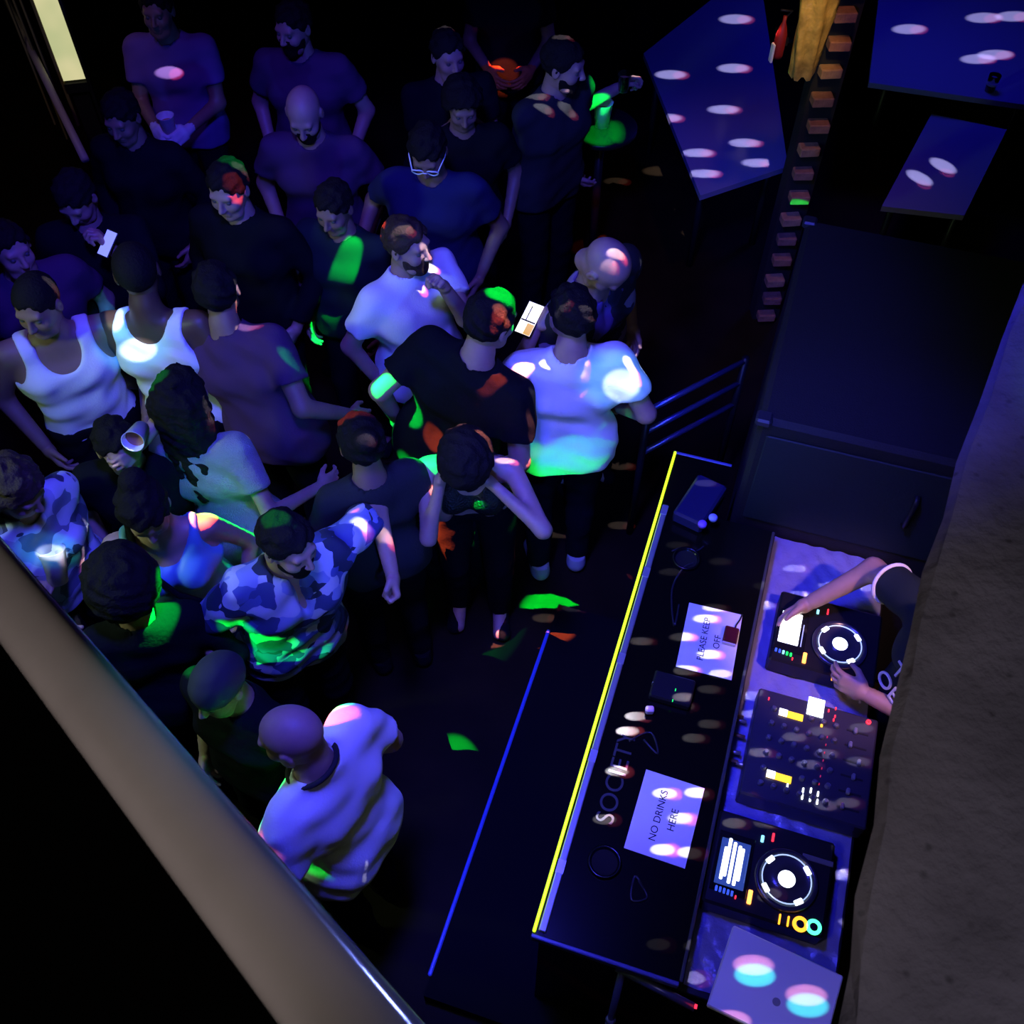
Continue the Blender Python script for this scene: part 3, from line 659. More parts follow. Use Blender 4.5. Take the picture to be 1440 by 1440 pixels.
MB().box((-.045, 0.01, 1.8), (0.02, 0.05, 2.2), bev=.004).obj('frame_side', BRS, lp); MB().box((0.105, 0.01, 1.8), (0.02, 0.05, 2.2), bev=.004).obj('frame_side', mat('frame_black', (.01, .01, .01), .6), lp)
MB().box((0.03, 0.01, .95), (0.15, 0.05, .06)).obj('frame_foot', mat('frame_black', (.01, .01, .01), .6), lp)
MB().box((0.03, 0.02, .46), (0.10, 0.03, .92)).obj('stand', mat('frame_black', (.01, .01, .01), .6), lp)
for i, (dx, zz) in enumerate(((-.11, .75), (-.15, .6), (-.19, .7))):
    MB().box((dx, 0.02 + .012 * i, zz + 1.1), (0.012, 0.03, 2.2), bev=.003).obj('slat', BRS, lp)
MB().box((-.06, 0.05, 2.6), (.30, .02, .05)).obj('crossbar', BLKP, lp)
pa = at(120, 225, 1.1); pc = atY(4, -10, pa.y + 1.6)
o = MB().tube([pa, pa.lerp(pc, .5), pc], 0.022, 12).obj('sloping_pole', mat('pole_grey', (0.34, 0.29, 0.27), 0.5), None, True); tag(o, 'sloping grey metal pole beside the glowing panel', 'pole')
lamp('pole_lamp', 'SPOT', (-2.3, 3.6, 4.0), 26, (1.0, 0.8, 0.7), 0.05, (pa + pc) / 2, rad(36), .8)

# ------------------------------------------------------------------ implicit surfaces for people
def nets(f, lo, h):
    ins = f < 0
    c = ins[:-1, :-1, :-1].astype(np.int8)
    s = np.zeros(c.shape, np.int8)
    for i in (0, 1):
        for j in (0, 1):
            for k in (0, 1):
                s += ins[i:ins.shape[0] - 1 + i, j:ins.shape[1] - 1 + j, k:ins.shape[2] - 1 + k]
    idx = np.argwhere((s > 0) & (s < 8))
    if len(idx) == 0: return np.zeros((0, 3)), np.zeros((0, 4), int)
    cv = {}
    for i in (0, 1):
        for j in (0, 1):
            for k in (0, 1): cv[(i, j, k)] = f[idx[:, 0] + i, idx[:, 1] + j, idx[:, 2] + k]
    acc = np.zeros((len(idx), 3)); cnt = np.zeros(len(idx))
    for a in cv:
        for ax in range(3):
            if a[ax] == 0:
                b = list(a); b[ax] = 1; b = tuple(b); va, vb = cv[a], cv[b]
                cr = (va < 0) != (vb < 0); den = np.where(cr, va - vb, 1.0); t = np.where(cr, va / den, 0)
                p = np.tile(np.array(a, float), (len(idx), 1)); p[:, ax] += t
                acc += p * cr[:, None]; cnt += cr
    v = lo + h * (idx + acc / cnt[:, None])
    cid = -np.ones(s.shape, np.int64); cid[idx[:, 0], idx[:, 1], idx[:, 2]] = np.arange(len(idx))
    out = []
    for ax in range(3):
        sl0 = [slice(None)] * 3; sl1 = [slice(None)] * 3; sl0[ax] = slice(None, -1); sl1[ax] = slice(1, None)
        a, b = ins[tuple(sl0)], ins[tuple(sl1)]
        u_, w_ = [q for q in range(3) if q != ax]
        e = np.argwhere(a != b)
        ok = (e[:, u_] > 0) & (e[:, w_] > 0) & (e[:, u_] < cid.shape[u_]) & (e[:, w_] < cid.shape[w_]); e = e[ok]
        sg = a[e[:, 0], e[:, 1], e[:, 2]]
        def cell(du, dw):
            q = e.copy(); q[:, u_] += du; q[:, w_] += dw; return cid[q[:, 0], q[:, 1], q[:, 2]]
        q = np.stack([cell(-1, -1), cell(0, -1), cell(0, 0), cell(-1, 0)], 1)
        if ax == 1: sg = ~sg
        q[~sg] = q[~sg][:, ::-1]
        out.append(q[(q >= 0).all(1)])
    return v, np.concatenate(out)
def relax(v, q, it=3):
    for _ in range(it):
        a = np.zeros_like(v); c = np.zeros(len(v))
        for i in range(4):
            for j in (1, 3):
                np.add.at(a, q[:, i], v[q[:, (i + j) % 4]]); np.add.at(c, q[:, i], 1)
        v = v * .5 + .5 * a / np.maximum(c, 1)[:, None]
    return v, q
class Field:
    def __init__(s, lo, hi, h):
        s.h = h; s.lo = np.array(lo, float); n = np.ceil((np.array(hi) - s.lo) / h).astype(int) + 1
        s.n = n; s.f = np.ones(n); s.ax = [s.lo[i] + h * np.arange(n[i]) for i in range(3)]
    def sub(s, lo, hi):
        sl = []
        for i in range(3):
            a = max(0, int((lo[i] - s.lo[i]) / s.h)); b = min(s.n[i], int((hi[i] - s.lo[i]) / s.h) + 2); sl.append(slice(a, max(a, b)))
        X, Y, Z = s.ax[0][sl[0]][:, None, None], s.ax[1][sl[1]][None, :, None], s.ax[2][sl[2]][None, None, :]
        return tuple(sl), X, Y, Z
    def put(s, sl, d, k, sub=False):
        if d.size == 0: return s
        g = s.f[sl]
        if sub:
            d = -d
            if k > 0:
                t = np.clip(.5 + .5 * (d - g) / k, 0, 1); s.f[sl] = g * (1 - t) + d * t + k * t * (1 - t)
            else: s.f[sl] = np.maximum(g, d)
        elif k > 0:
            t = np.clip(.5 + .5 * (g - d) / k, 0, 1); s.f[sl] = g * (1 - t) + d * t - k * t * (1 - t)
        else: s.f[sl] = np.minimum(g, d)
        return s
    def cap(s, a, b, ra, rb=None, k=.03, cut=None, sub=False):
        a = np.array(a, float); b = np.array(b, float); rb = ra if rb is None else rb
        m = max(ra, rb) + k + 2 * s.h; sl, X, Y, Z = s.sub(np.minimum(a, b) - m, np.maximum(a, b) + m)
        ab = b - a; L = max((ab ** 2).sum(), 1e-9)
        t = np.clip(((X - a[0]) * ab[0] + (Y - a[1]) * ab[1] + (Z - a[2]) * ab[2]) / L, 0, 1)
        d = np.sqrt((X - a[0] - t * ab[0]) ** 2 + (Y - a[1] - t * ab[1]) ** 2 + (Z - a[2] - t * ab[2]) ** 2) - (ra + t * (rb - ra))
        if cut is not None:
            c, nn = cut; d = np.maximum(d, (X - c[0]) * nn[0] + (Y - c[1]) * nn[1] + (Z - c[2]) * nn[2])
        return s.put(sl, d, k, sub)
    def ell(s, c, r, k=.02, sub=False, R=None):
        m = max(r) + k + 2 * s.h; c = np.array(c, float); sl, X, Y, Z = s.sub(c - m, c + m)
        x, y, z = X - c[0], Y - c[1], Z - c[2]
        if R is not None:
            x, y, z = R[0][0] * x + R[1][0] * y + R[2][0] * z, R[0][1] * x + R[1][1] * y + R[2][1] * z, R[0][2] * x + R[1][2] * y + R[2][2] * z
        q = np.sqrt((x / r[0]) ** 2 + (y / r[1]) ** 2 + (z / r[2]) ** 2); q2 = np.sqrt((x / r[0] ** 2) ** 2 + (y / r[1] ** 2) ** 2 + (z / r[2] ** 2) ** 2)
        return s.put(sl, q * (q - 1) / np.maximum(q2, 1e-6), k, sub)
    def half(s, c, n):
        """keep the side of the plane that n points away from"""
        X, Y, Z = s.ax[0][:, None, None], s.ax[1][None, :, None], s.ax[2][None, None, :]
        s.f = np.maximum(s.f, (X - c[0]) * n[0] + (Y - c[1]) * n[1] + (Z - c[2]) * n[2]); return s
    def folds(s, amp, seed=0, fr=1.0):
        X, Y, Z = s.ax[0][:, None, None], s.ax[1][None, :, None], s.ax[2][None, None, :]
        a = seed * 1.7
        w_ = np.sin(fr * (26 * X + 14 * Z) + a + 2.2 * np.sin(fr * (19 * Y + 9 * Z) + a)) * np.sin(fr * (21 * Y - 17 * Z) + 2 * np.sin(fr * 15 * X + a)) + .5 * np.sin(fr * (60 * Z + 25 * X) + 3 * np.sin(24 * Y + a))
        s.f = s.f + amp * w_; return s
    def done(s): return nets(s.f, s.lo, s.h)
def to_mesh(name, v, q):
    me = bpy.data.meshes.new(name); me.vertices.add(len(v)); me.vertices.foreach_set('co', np.asarray(v, np.float32).ravel())
    me.loops.add(len(q) * 4); me.loops.foreach_set('vertex_index', np.asarray(q, np.int32).ravel())
    me.polygons.add(len(q)); me.polygons.foreach_set('loop_start', np.arange(len(q), dtype=np.int32) * 4)
    me.polygons.foreach_set('use_smooth', [True] * len(q)); me.update(); me.validate(); return me

# head template, face towards +y, origin between the ears
f = Field((-.12, -.15, -.22), (.12, .16, .15), .0056)
f.ell((0, -.012, .032), (.075, .096, .086), .02).ell((0, .020, -.030), (.060, .070, .082), .03).cap((-.03, .045, -.085), (.03, .045, -.085), .024, k=.03).ell((0, .066, -.098), (.022, .018, .018), .025)
f.ell((.034, .058, -.026), (.026, .026, .022), .025).ell((-.034, .058, -.026), (.026, .026, .022), .025)
f.cap((-.036, .078, .030), (.036, .078, .030), .011, k=.018)
f.cap((0, .088, .020), (0, .110, -.022), .008, .011, .012).ell((.010, .100, -.027), (.008, .009, .007), .008).ell((-.010, .100, -.027), (.008, .009, .007), .008)
f.ell((.031, .098, .008), (.016, .014, .010), .010, True).ell((-.031, .098, .008), (.016, .014, .010), .010, True)
f.cap((-.016, .085, -.052), (.016, .085, -.052), .0065, k=.007).cap((-.014, .083, -.066), (.014, .083, -.066), .0075, k=.007).cap((-.020, .095, -.059), (.020, .095, -.059), .004, k=.004, sub=True)
for sx in (-1, 1):
    f.ell((sx * .078, -.008, .000), (.010, .020, .032), .006).ell((sx * .089, -.004, .002), (.008, .010, .017), .006, True)
f.cap((0, -.022, -.055), (0, -.026, -.085), .050, .044, .03)
HEAD = f.done()
def hair_mesh(kind):
    f = Field((-.20, -.24, -.50), (.20, .16, .24), .0085)
    g = {'short': .010, 'afro': .055, 'long': .016, 'bun': .012, 'crop': .005, 'curly': .030}[kind]
    f.ell((0, -.012, .034), (.075 + g, .096 + g, .086 + g), .02)
    f.folds(.006 if kind != 'crop' else .001, 2, 2.4)
    X, Y, Z = f.ax[0][:, None, None], f.ax[1][None, :, None], f.ax[2][None, None, :]
    f.f = np.maximum(f.f, (1.1 * Y - .014 + .012 * np.sin(X * 95) * np.sin(Y * 60 + 1) + .007 * np.sin(X * 230 + Z * 90) - Z) / 1.5)
    if kind in ('long',):
        for sx, y0, x1, z1, r in ((0, -.085, 0, -.40, .05), (-.05, -.07, -.06, -.38, .05), (.05, -.07, .06, -.40, .05), (-.082, -.03, -.10, -.34, .032), (.082, -.03, .10, -.32, .032), (-.085, 0, -.095, -.26, .02), (.085, 0, .095, -.28, .02)):
            f.cap((sx, y0, .03), (x1, y0 - .045, z1), r, r * .6, .02)
        f.folds(.005, 5, 2.6)
    if kind == 'bun': f.ell((0, -.085, .10), (.05, .05, .045), .012)
    return f.done()
HAIRS = {k: to_mesh('hair', *hair_mesh(k)) for k in ('short', 'crop', 'long', 'bun', 'curly', 'afro')}
f = Field((-.12, -.10, -.17), (.12, .14, .03), .007)
f.ell((0, .022, -.032), (.068, .076, .090), .02); f.ell((0, .060, -.092), (.040, .036, .036), .02); f.half((0, 0, -.036), (0, -.25, 1)); f.half((0, .012, 0), (0, -1, 0)); f.cap((-.014, .10, -.059), (.014, .10, -.059), .006, k=.006, sub=True)
BEARD = to_mesh('beard', *f.done())
f = Field((-.13, -.15, -.02), (.13, .24, .16), .008)
f.ell((0, -.012, .034), (.088, .110, .098), .01); f.half((0, 0, .022), (0, 0, -1)); f.folds(.0015, 3, 2.0)
CAPM = to_mesh('cap', *f.done())
# hands: right hand, fingers +y, palm towards -z, thumb at -x
def hand(kind):
    f = Field((-.10, -.05, -.11), (.08, .22, .06), .0042)
    f.cap((0, -.03, 0), (0, .02, 0), .026, .028, .02).cap((-.024, .03, 0), (-.026, .085, 0), .016, .014, .02).cap((0, .03, .001), (0, .09, .002), .016, .014, .02).cap((.024, .03, 0), (.026, .078, -.002), .015, .012, .02)
    c = {'relax': (25, 30, 20), 'fist': (75, 95, 60), 'grip': (45, 65, 45), 'flat': (6, 8, 6)}[kind]
    for i, (x, y, ln) in enumerate(((-.029, .088, .072), (-.010, .094, .080), (.010, .091, .074), (.028, .082, .058))):
        p = np.array([x, y, 0.0]); a = 0; fan = (-.10, -.03, .05, .13)[i] * (0 if kind == 'fist' else 1)
        for s_, (fr_, r0, r1) in enumerate(((.44, .0098, .0090), (.31, .0090, .0083), (.25, .0083, .0070))):
            a += rad(c[s_] * (1 + .12 * (i - 1.5)))
            q = p + ln * fr_ * np.array([math.sin(fan), math.cos(a) * math.cos(fan), -math.sin(a)]); f.cap(p, q, r0, r1, .004); p = q
    t = {'relax': ((-.030, .022, -.008), (-.058, .055, -.020), (-.066, .085, -.030)), 'flat': ((-.030, .022, -.006), (-.062, .050, -.012), (-.076, .078, -.016)),
         'fist': ((-.030, .022, -.012), (-.046, .055, -.036), (-.018, .076, -.050)), 'grip': ((-.030, .022, -.012), (-.054, .050, -.038), (-.042, .074, -.062))}[kind]
    f.cap(t[0], t[1], .015, .011, .012).cap(t[1], t[2], .0105, .0085, .005)
    return f.done()
HANDS = {k: hand(k) for k in ('relax', 'fist', 'grip', 'flat')}
f = Field((-.08, -.12, -.02), (.08, .24, .14), .009)
f.cap((0, -.045, .045), (0, .13, .036), .044, .040, .02).cap((0, -.03, .05), (0, -.03, .11), .042, .046, .02); f.half((0, 0, .002), (0, 0, -1)); f.half((0, 0, .10), (0, 0, 1))
SHOE = f.done()
EYEM = MB().lathe([(.002, -.0125), (.007, -.010), (.0115, -.005), (.0125, 0), (.0115, .005), (.007, .010), (.002, .0125)], n=12).mesh('eye')
EYEM.materials.append(EYE); EYEM.polygons.foreach_set('use_smooth', [True] * len(EYEM.polygons))
_shoe_cache = {}
def rot(ax, a): return np.array(Matrix.Rotation(a, 3, ax))
NP = [0]; BASES = []
def person(label, head, yaw, skin=0, s=1.0, fem=False, fwd=0, side=0, hy=0, hp=0, R=(.03, .09, -.45), L=(.03, .09, -.45), Rw=None, Lw=None, Re=None, Le=None, rh='relax', lh='relax',
           hair='short', hairm=None, top='tee', topm=None, legs='long', legm=None, shoem=None, beard=False, cap=None, hz=None, fine=False, bulk=1.0, stance=.10, folds=.004, eyes=True, collar=None, trim=None, strap=None, glasses=None, gloves=None):
    NP[0] += 1; seed = NP[0]
    fwd, side, hy, hp, ya = rad(fwd), rad(side), rad(hy), rad(hp), rad(yaw)
    RT = rot('Y', side) @ rot('X', -fwd)
    pel = np.array([0, 0, .95]) * s
    Tq = lambda x, y, z: pel + RT @ (np.array([x, y, z]) * s - pel)
    sw = .168 if fem else .188
    SR, SL = Tq(sw, -.01, 1.405), Tq(-sw, -.01, 1.405)
    RH = RT @ rot('Z', hy) @ rot('X', hp)
    RHn = rot('Y', side * .55) @ rot('X', -fwd * .5) @ rot('Z', hy) @ rot('X', hp)
    nb = Tq(0, -.015, 1.47)
    hc = nb + rot('Y', side * .7) @ rot('X', -fwd * .8) @ (np.array([0, .045, .150]) * s) + RHn @ np.array([0, .02 * math.sin(hp), 0])
    base = at(head[0], head[1], hc[2] if hz is None else hz)
    c_, s_ = math.cos(ya), math.sin(ya)
    base = Vector((base.x - (c_ * hc[0] - s_ * hc[1]), base.y - (s_ * hc[0] + c_ * hc[1]), 0))
    to_loc = lambda P: np.array([c_ * (P[0] - base.x) + s_ * (P[1] - base.y), -s_ * (P[0] - base.x) + c_ * (P[1] - base.y), P[2]])
    arms = {}
    for sg, S, tg, wt, eh in ((1, SR, R, Rw, Re), (-1, SL, L, Lw, Le)):
        Wt = to_loc(wt) if wt is not None else S + RT @ (np.array([sg * tg[0], tg[1], tg[2]]) * s)
        l1, l2 = .285 * s, .250 * s; d = Wt - S; dl = np.linalg.norm(d); n_ = d / dl; dl = min(dl, (l1 + l2) * .985); Wt = S + n_ * dl
        a = (l1 * l1 - l2 * l2 + dl * dl) / (2 * dl); hh = math.sqrt(max(l1 * l1 - a * a, 0))
        hint = np.array([sg * .55, -.45, -.8]) if eh is None else np.array([sg * eh[0], eh[1], eh[2]]); m_ = hint - n_ * hint.dot(n_); m_ /= np.linalg.norm(m_)
        arms[sg] = (S, S + n_ * a + m_ * hh, Wt)
    kb = bulk
    sh_ = (.135 if not fem else .118) * s
    def torso(f, g, k=.055):
        f.cap(Tq(-sh_ / s, -.012, 1.395), Tq(sh_ / s, -.012, 1.395), (.066 if not fem else .056) * s + g, k=k * .8)
        f.cap(Tq(-.085, .0, 1.27), Tq(.085, .0, 1.27), (.112 if not fem else .096) * s * kb + g, k=k)
        f.cap(Tq(-.062, .004, 1.11), Tq(.062, .004, 1.11), (.102 if not fem else .084) * s * kb + g, k=k)
        f.cap(Tq(-.078, -.01, .965), Tq(.078, -.01, .965), (.104 if not fem else .108) * s * kb + g, k=k)
        f.cap(Tq(0, -.02, 1.40), Tq(0, -.012, 1.50), .066 * s + g, .056 * s + g, k=.05)
        if fem:
            for sx in (-1, 1): f.ell(Tq(sx * .068, .085, 1.265), (.062 * s + g, .058 * s + g, .06 * s + g), .03)
    def arm(f, sg, g, frac=2.0, k=.02):
        S, E, Wt = arms[sg]; q = .052 if not fem else .042
        if frac >= 1: f.cap(S, E, q * s + g, q * .78 * s + g * .9, k=.03)
        else:
            c = S + (E - S) * frac; n_ = (E - S) / np.linalg.norm(E - S); f.cap(S, E, q * s * 1.04 + g, q * s + g * 1.3, k=.03, cut=(c, n_))
        if frac >= 2: f.cap(E, Wt, q * .78 * s + g, q * .56 * s + g * .7, k=k)
        elif frac > 1:
            c = E + (Wt - E) * (frac - 1); n_ = (Wt - E) / np.linalg.norm(Wt - E); f.cap(E, Wt, q * .82 * s + g, q * .62 * s + g, k=k, cut=(c, n_))
    hipw = .09 * s
    knees = {}; feet = {}
    for sg in (1, -1):
        feet[sg] = np.array([sg * stance, 0.02 * sg * math.sin(seed * 2.1), .08 * s]); knees[sg] = np.array([sg * (hipw * .5 + stance * .5 + .006), .035, .50 * s])
    def leg(f, sg, g):
        hip = np.array([sg * hipw, -.005, .90 * s])
        f.cap(hip, knees[sg], .086 * s * min(kb, 1.1) + g, .056 * s + g, k=.03); f.cap(knees[sg], feet[sg], .054 * s + g, .038 * s + g * 1.4, k=.02)
        f.cap(knees[sg] + np.array([0, -.02, -.08]), knees[sg] * .5 + feet[sg] * .5 + np.array([0, -.02, .02]), .046 * s + g, .04 * s + g, k=.03)
    root = empty('person', base, ya, label, 'person', None if label.startswith('DJ') else 'people on the dance floor'); BASES.append((NP[0], label, base.x, base.y))
    nk_ = hc + RHn @ (np.array([0, -.024, -.045]) * s)
    pts = np.array([p for a in arms.values() for p in a] + [nk_, Tq(0, 0, 1.5), Tq(-.22, 0, 1.3), Tq(.22, 0, 1.3), np.array([-.2, -.14, .03]), np.array([.2, .16, .03]), Tq(0, .16, 1.2), Tq(0, -.16, 1.2)])
    lo = pts.min(0) - .075; hi = pts.max(0) + .075
    hb = .013 if fine else .017
    f = Field(lo, hi, hb); torso(f, -.004)
    f.cap(Tq(0, -.015, 1.46), nk_, .055 * s, .050 * s, k=.03)
    for sg in (1, -1):
        arm(f, sg, 0.0); leg(f, sg, -.004); f.cap(feet[sg], feet[sg] + np.array([0, .13, -.04 * s]), .035, .03, k=.02)
    V, Q = f.done(); parts = [(V, Q)]; n0 = len(V)
    hv = hc + (HEAD[0] * s) @ RHn.T; parts.append((hv, HEAD[1]))
    for sg in (1, -1):
        S, E, Wt = arms[sg]; y_ = (Wt - E) / np.linalg.norm(Wt - E)
        pd = np.array([-sg * 1.0, .15, -.35]); pd = pd - y_ * pd.dot(y_); pd /= np.linalg.norm(pd); z_ = -pd; x_ = np.cross(y_, z_)
        hv_, hq_ = HANDS[rh if sg > 0 else lh]; sc_ = s * (.97 if not fem else .86)
        hv2 = hv_.copy(); hq2 = hq_
        if sg < 0: hv2[:, 0] *= -1; hq2 = hq_[:, ::-1]
        parts.append((Wt + y_ * .012 + (hv2 * sc_) @ np.stack([x_, y_, z_], 0), hq2))
    off = 0; VS = []; QS = []
    for v_, q_ in parts: VS.append(v_); QS.append(q_ + off); off += len(v_)
    if gloves:
        for v_, q_ in parts[2:]:
            c0_ = v_.mean(0); link('glove', to_mesh('glove', c0_ + (v_ - c0_) * 1.10, q_), gloves, root)
    link('body', to_mesh('body', np.concatenate(VS), np.concatenate(QS)), SK[skin], root)
    M4 = Matrix.Identity(4)
    for i in range(3):
        for j in range(3): M4[i][j] = RHn[i][j] * s
        M4[i][3] = hc[i]
    def headpart(name, me, m):
        me2 = me if not me.materials or me.materials[0] == m else None
        if me2 is None:
            key = (me.name, m.name); me2 = _shoe_cache.get(key)
            if me2 is None: me2 = me.copy(); me2.materials.clear(); _shoe_cache[key] = me2
        o = link(name, me2, m, root); o.matrix_local = M4; return o
    if hair: headpart('hair', HAIRS[hair], hairm or HAIR_K)
    if beard: headpart('beard', BEARD, hairm or HAIR_K)
    if cap: headpart('cap', CAPM, cap)
    if eyes:
        for sx in (-1, 1):
            o = link('eye', EYEM, EYE, root); o.matrix_local = M4 @ Matrix.Translation((sx * .031, .0765, .008))
    if glasses:
        g_ = MB()
        for sx in (-1, 1):
            g_.tube([(sx * .034 + .025 * math.cos(k * PI / 8), .104 - .004 * abs(math.cos(k * PI / 8)), .006 + .021 * math.sin(k * PI / 8)) for k in range(17)], .0035, 6, False)
            g_.tube([(sx * .058, .098, .012), (sx * .080, .03, .016), (sx * .082, -.01, .014)], .003, 6)
        g_.tube([(-.010, .108, .010), (.010, .108, .010)], .003, 6)
        o = g_.obj('glasses', glasses, root, True); o.matrix_local = M4
    if strap:
        MB().tube([Tq(*p) for p in ((.10, -.05, 1.46), (.09, .04, 1.45), (.07, .11, 1.37), (.0, .155, 1.24), (-.09, .14, 1.08), (-.16, .06, .98))], .013, 8).obj('shoulder_strap', strap, root, True)
    # clothes
    hs = .0095 if fine else .014
    if top:
        tm = topm or BLK
        hem = {'tee': .86, 'shirt': .82, 'tank': .88, 'long': .86, 'dress': .50, 'crop': 1.10}[top] * s
        f = Field(np.minimum(lo, [-.34, -.3, hem - .05]) * np.array([1, 1, 0]) + np.array([0, 0, hem - .05]), hi, hs)
        g = {'tee': .013, 'shirt': .018, 'tank': .007, 'long': .016, 'dress': .011, 'crop': .008}[top]
        torso(f, g)
        if top in ('tee', 'shirt', 'long'):
            f.cap(Tq(-.09, 0, .90), Tq(.09, 0, .90), .118 * s * kb + g * .5, k=.05); f.cap(Tq(-.082, .0, 1.0), Tq(.082, .0, 1.0), .112 * s * kb + g * .6, k=.05)
        if top == 'dress': f.cap(Tq(-.04, 0, .95), (-.04, 0, .5 * s), .13 * s, .19 * s, k=.05); f.cap(Tq(.04, 0, .95), (.04, 0, .5 * s), .13 * s, .19 * s, k=.05)
        fr_ = {'tee': .62, 'shirt': .72, 'tank': 0, 'long': 1.93, 'dress': 0, 'crop': 0}[top]
        if fr_:
            for sg in (1, -1): arm(f, sg, .016, fr_)
        f.folds(folds, seed)
        nk = {'tee': .070, 'shirt': .078, 'tank': .098, 'long': .070, 'dress': .115, 'crop': .12}[top] * s
        f.cap(Tq(0, -.012, 1.45), Tq(0, -.006, 1.66), nk * .92, nk * 1.25, k=.012, sub=True)
        if top in ('tank', 'dress', 'crop'):
            f.ell(Tq(0, .09, 1.42), (.085 * s, .12 * s, .10 * s), .01, True); f.ell(Tq(0, -.10, 1.46), (.085 * s, .09 * s, .09 * s), .01, True)
            for sx in (-1, 1): f.ell(Tq(sx * .215, 0, 1.40), (.080 * s, .17 * s, .125 * s), .01, True)
        if top == 'shirt':
            f.ell(Tq(0, .14, 1.43), (.03 * s, .09 * s, .16 * s), .01, True)
        if top == 'crop': f.half(Tq(0, 0, 1.40), RT @ np.array([0, 0, 1.]))
        f.half((0, 0, hem), (0, 0, -1.0))
        link({'tee': 'tee_shirt', 'shirt': 'shirt', 'tank': 'tank_top', 'long': 'long_sleeved_top', 'dress': 'dress', 'crop': 'strapless_top'}[top], to_mesh('top', *relax(*f.done())), tm, root)
    def band(name, c, n_, r0, r1, m):
        n_ = Vector(n_).normalized(); a_ = n_.orthogonal().normalized(); b_ = n_.cross(a_); c = Vector(c)
        P = [c + (a_ * math.cos(2 * PI * k / 28) + b_ * math.sin(2 * PI * k / 28)) * r0 for k in range(29)]
        MB().tube(P, r1, 8, False).obj(name, m, root, True)
    if collar: band('collar', Tq(0, -.005, 1.475), RT @ np.array([0, .35, 1.]), .083 * s, .009, collar)
    if trim:
        for sg in (1, -1):
            S, E, Wt = arms[sg]; band('sleeve_trim', S + (E - S) * .61, E - S, (.052 * s + .022), .007, trim)
    if legs:
        bot = {'long': .075, 'shorts': .50}[legs] * s
        f = Field((-.30, -.22, bot - .04), (.30, .22, 1.02 * s), .018)
        f.cap((-.078 * s, -.01, .965 * s), (.078 * s, -.01, .965 * s), .104 * s * kb + .008, k=.05)
        for sg in (1, -1): leg(f, sg, .013)
        f.folds(.004, seed + 3); f.half((0, 0, bot), (0, 0, -1)); f.half((0, 0, .995 * s), (0, 0, 1))
        link('trousers' if legs == 'long' else 'shorts', to_mesh('legwear', *f.done()), legm or BLK, root)
    smt = shoem or BLK
    sm = _shoe_cache.get(('shoe', smt.name))
    if sm is None: sm = to_mesh('shoe', *SHOE); sm.materials.append(smt); _shoe_cache[('shoe', smt.name)] = sm
    for sg in (1, -1):
        o = link('shoe', sm, None, root); o.location = (feet[sg][0], feet[sg][1], 0); o.rotation_euler = (0, 0, -sg * .15); o.scale = (s, s, s)
    return root, {sg: Vector((base.x + c_ * a[2][0] - s_ * a[2][1], base.y + s_ * a[2][0] + c_ * a[2][1], a[2][2])) for sg, a in arms.items()}, hc, M4

# ------------------------------------------------------------------ the dancers
DOWN = (.13, .10, -.44)
GREYT = mat('charcoal_cotton', (0.025, 0.027, 0.028), .9, bump=.2, bscale=120, spec=.15)
PURP = mat('plum_cotton', (0.075, 0.032, 0.085), .9, bump=.2, bscale=120, spec=.15)
NAVY = mat('navy_cotton', (0.018, 0.02, 0.085), .9, bump=.2, bscale=120, spec=.15)
TEAL = mat('dark_teal_cotton', (0.012, 0.022, 0.026), .9, spec=.15)
BLUEC = mat('blue_satin', (0.12, 0.34, 0.62), .5)
PATT = patterned('blue_leaf_print', [(0.05, 0.07, 0.22), (0.30, 0.36, 0.62), (0.02, 0.03, 0.07), (0.55, 0.58, 0.68), (0.09, 0.12, 0.36)], 17)
PATD = patterned('dark_floral_print', [(0.012, 0.012, 0.02), (0.10, 0.06, 0.22), (0.01, 0.01, 0.012), (0.30, 0.22, 0.34), (0.02, 0.02, 0.05), (0.012, 0.01, 0.02)], 13)
FURP = patterned('silver_scale_print', [(0.42, 0.44, 0.50), (0.16, 0.17, 0.24), (0.60, 0.62, 0.66), (0.06, 0.06, 0.10)], 16, .5)
GLIT = mat('glitter_cloth', (0.42, 0.46, 0.52), .35, .35, bump=1.0, bscale=220)
SEQ = mat('black_sequin', (0.03, 0.035, 0.035), .22, .6, bump=.9, bscale=120)
CAPW = mat('white_cap_cloth', (.8, .8, .82), .8); CAPD = mat('dark_cap_cloth', (.022, .026, .03), .8)

# the middle of the floor
pA, hA, _, _ = person('person in a plain white T-shirt and black trousers seen from behind, photographing with a phone', (803, 443), 6, 0, 1.04, hy=14, R=(.06, .12, -.40), Lw=at(752, 466, 1.40), lh='grip', hair='short', topm=WHT, legm=BLK, shoem=mat('grey_shoe', (.35, .36, .36), .6), fine=True, bulk=1.06, folds=.006)
pB, hB, _, _ = person('person in a dark flower-print shirt, head bowed, beyond the white T-shirt photographer', (850, 372), 222, 0, 1.08, fwd=18, side=14, hy=10, hp=-50, R=(.03, .12, -.46), L=(.03, .10, -.46), hair=None, top='shirt', topm=PATD, legm=DNM)
pC, hC, _, _ = person('person in a pale T-shirt raising a fist to the mouth', (573, 345), 222, 0, 1.0, fwd=-4, hy=18, hp=-4, L=(-.18, .27, .10), lh='fist', Le=(.3, .3, -1), R=(.03, -.02, -.47), hair='short', hairm=HAIR_B, beard=True, topm=WHT, fine=True, bulk=1.1)
pD, hD, _, _ = person('person in a black T-shirt seen from behind, green light on the head', (689, 452), -28, 0, 1.08, fwd=6, side=15, hy=-18, hp=-8, R=(.02, .03, -.47), L=(.05, .0, -.46), hair='short', topm=BLK, fine=True, bulk=1.1)
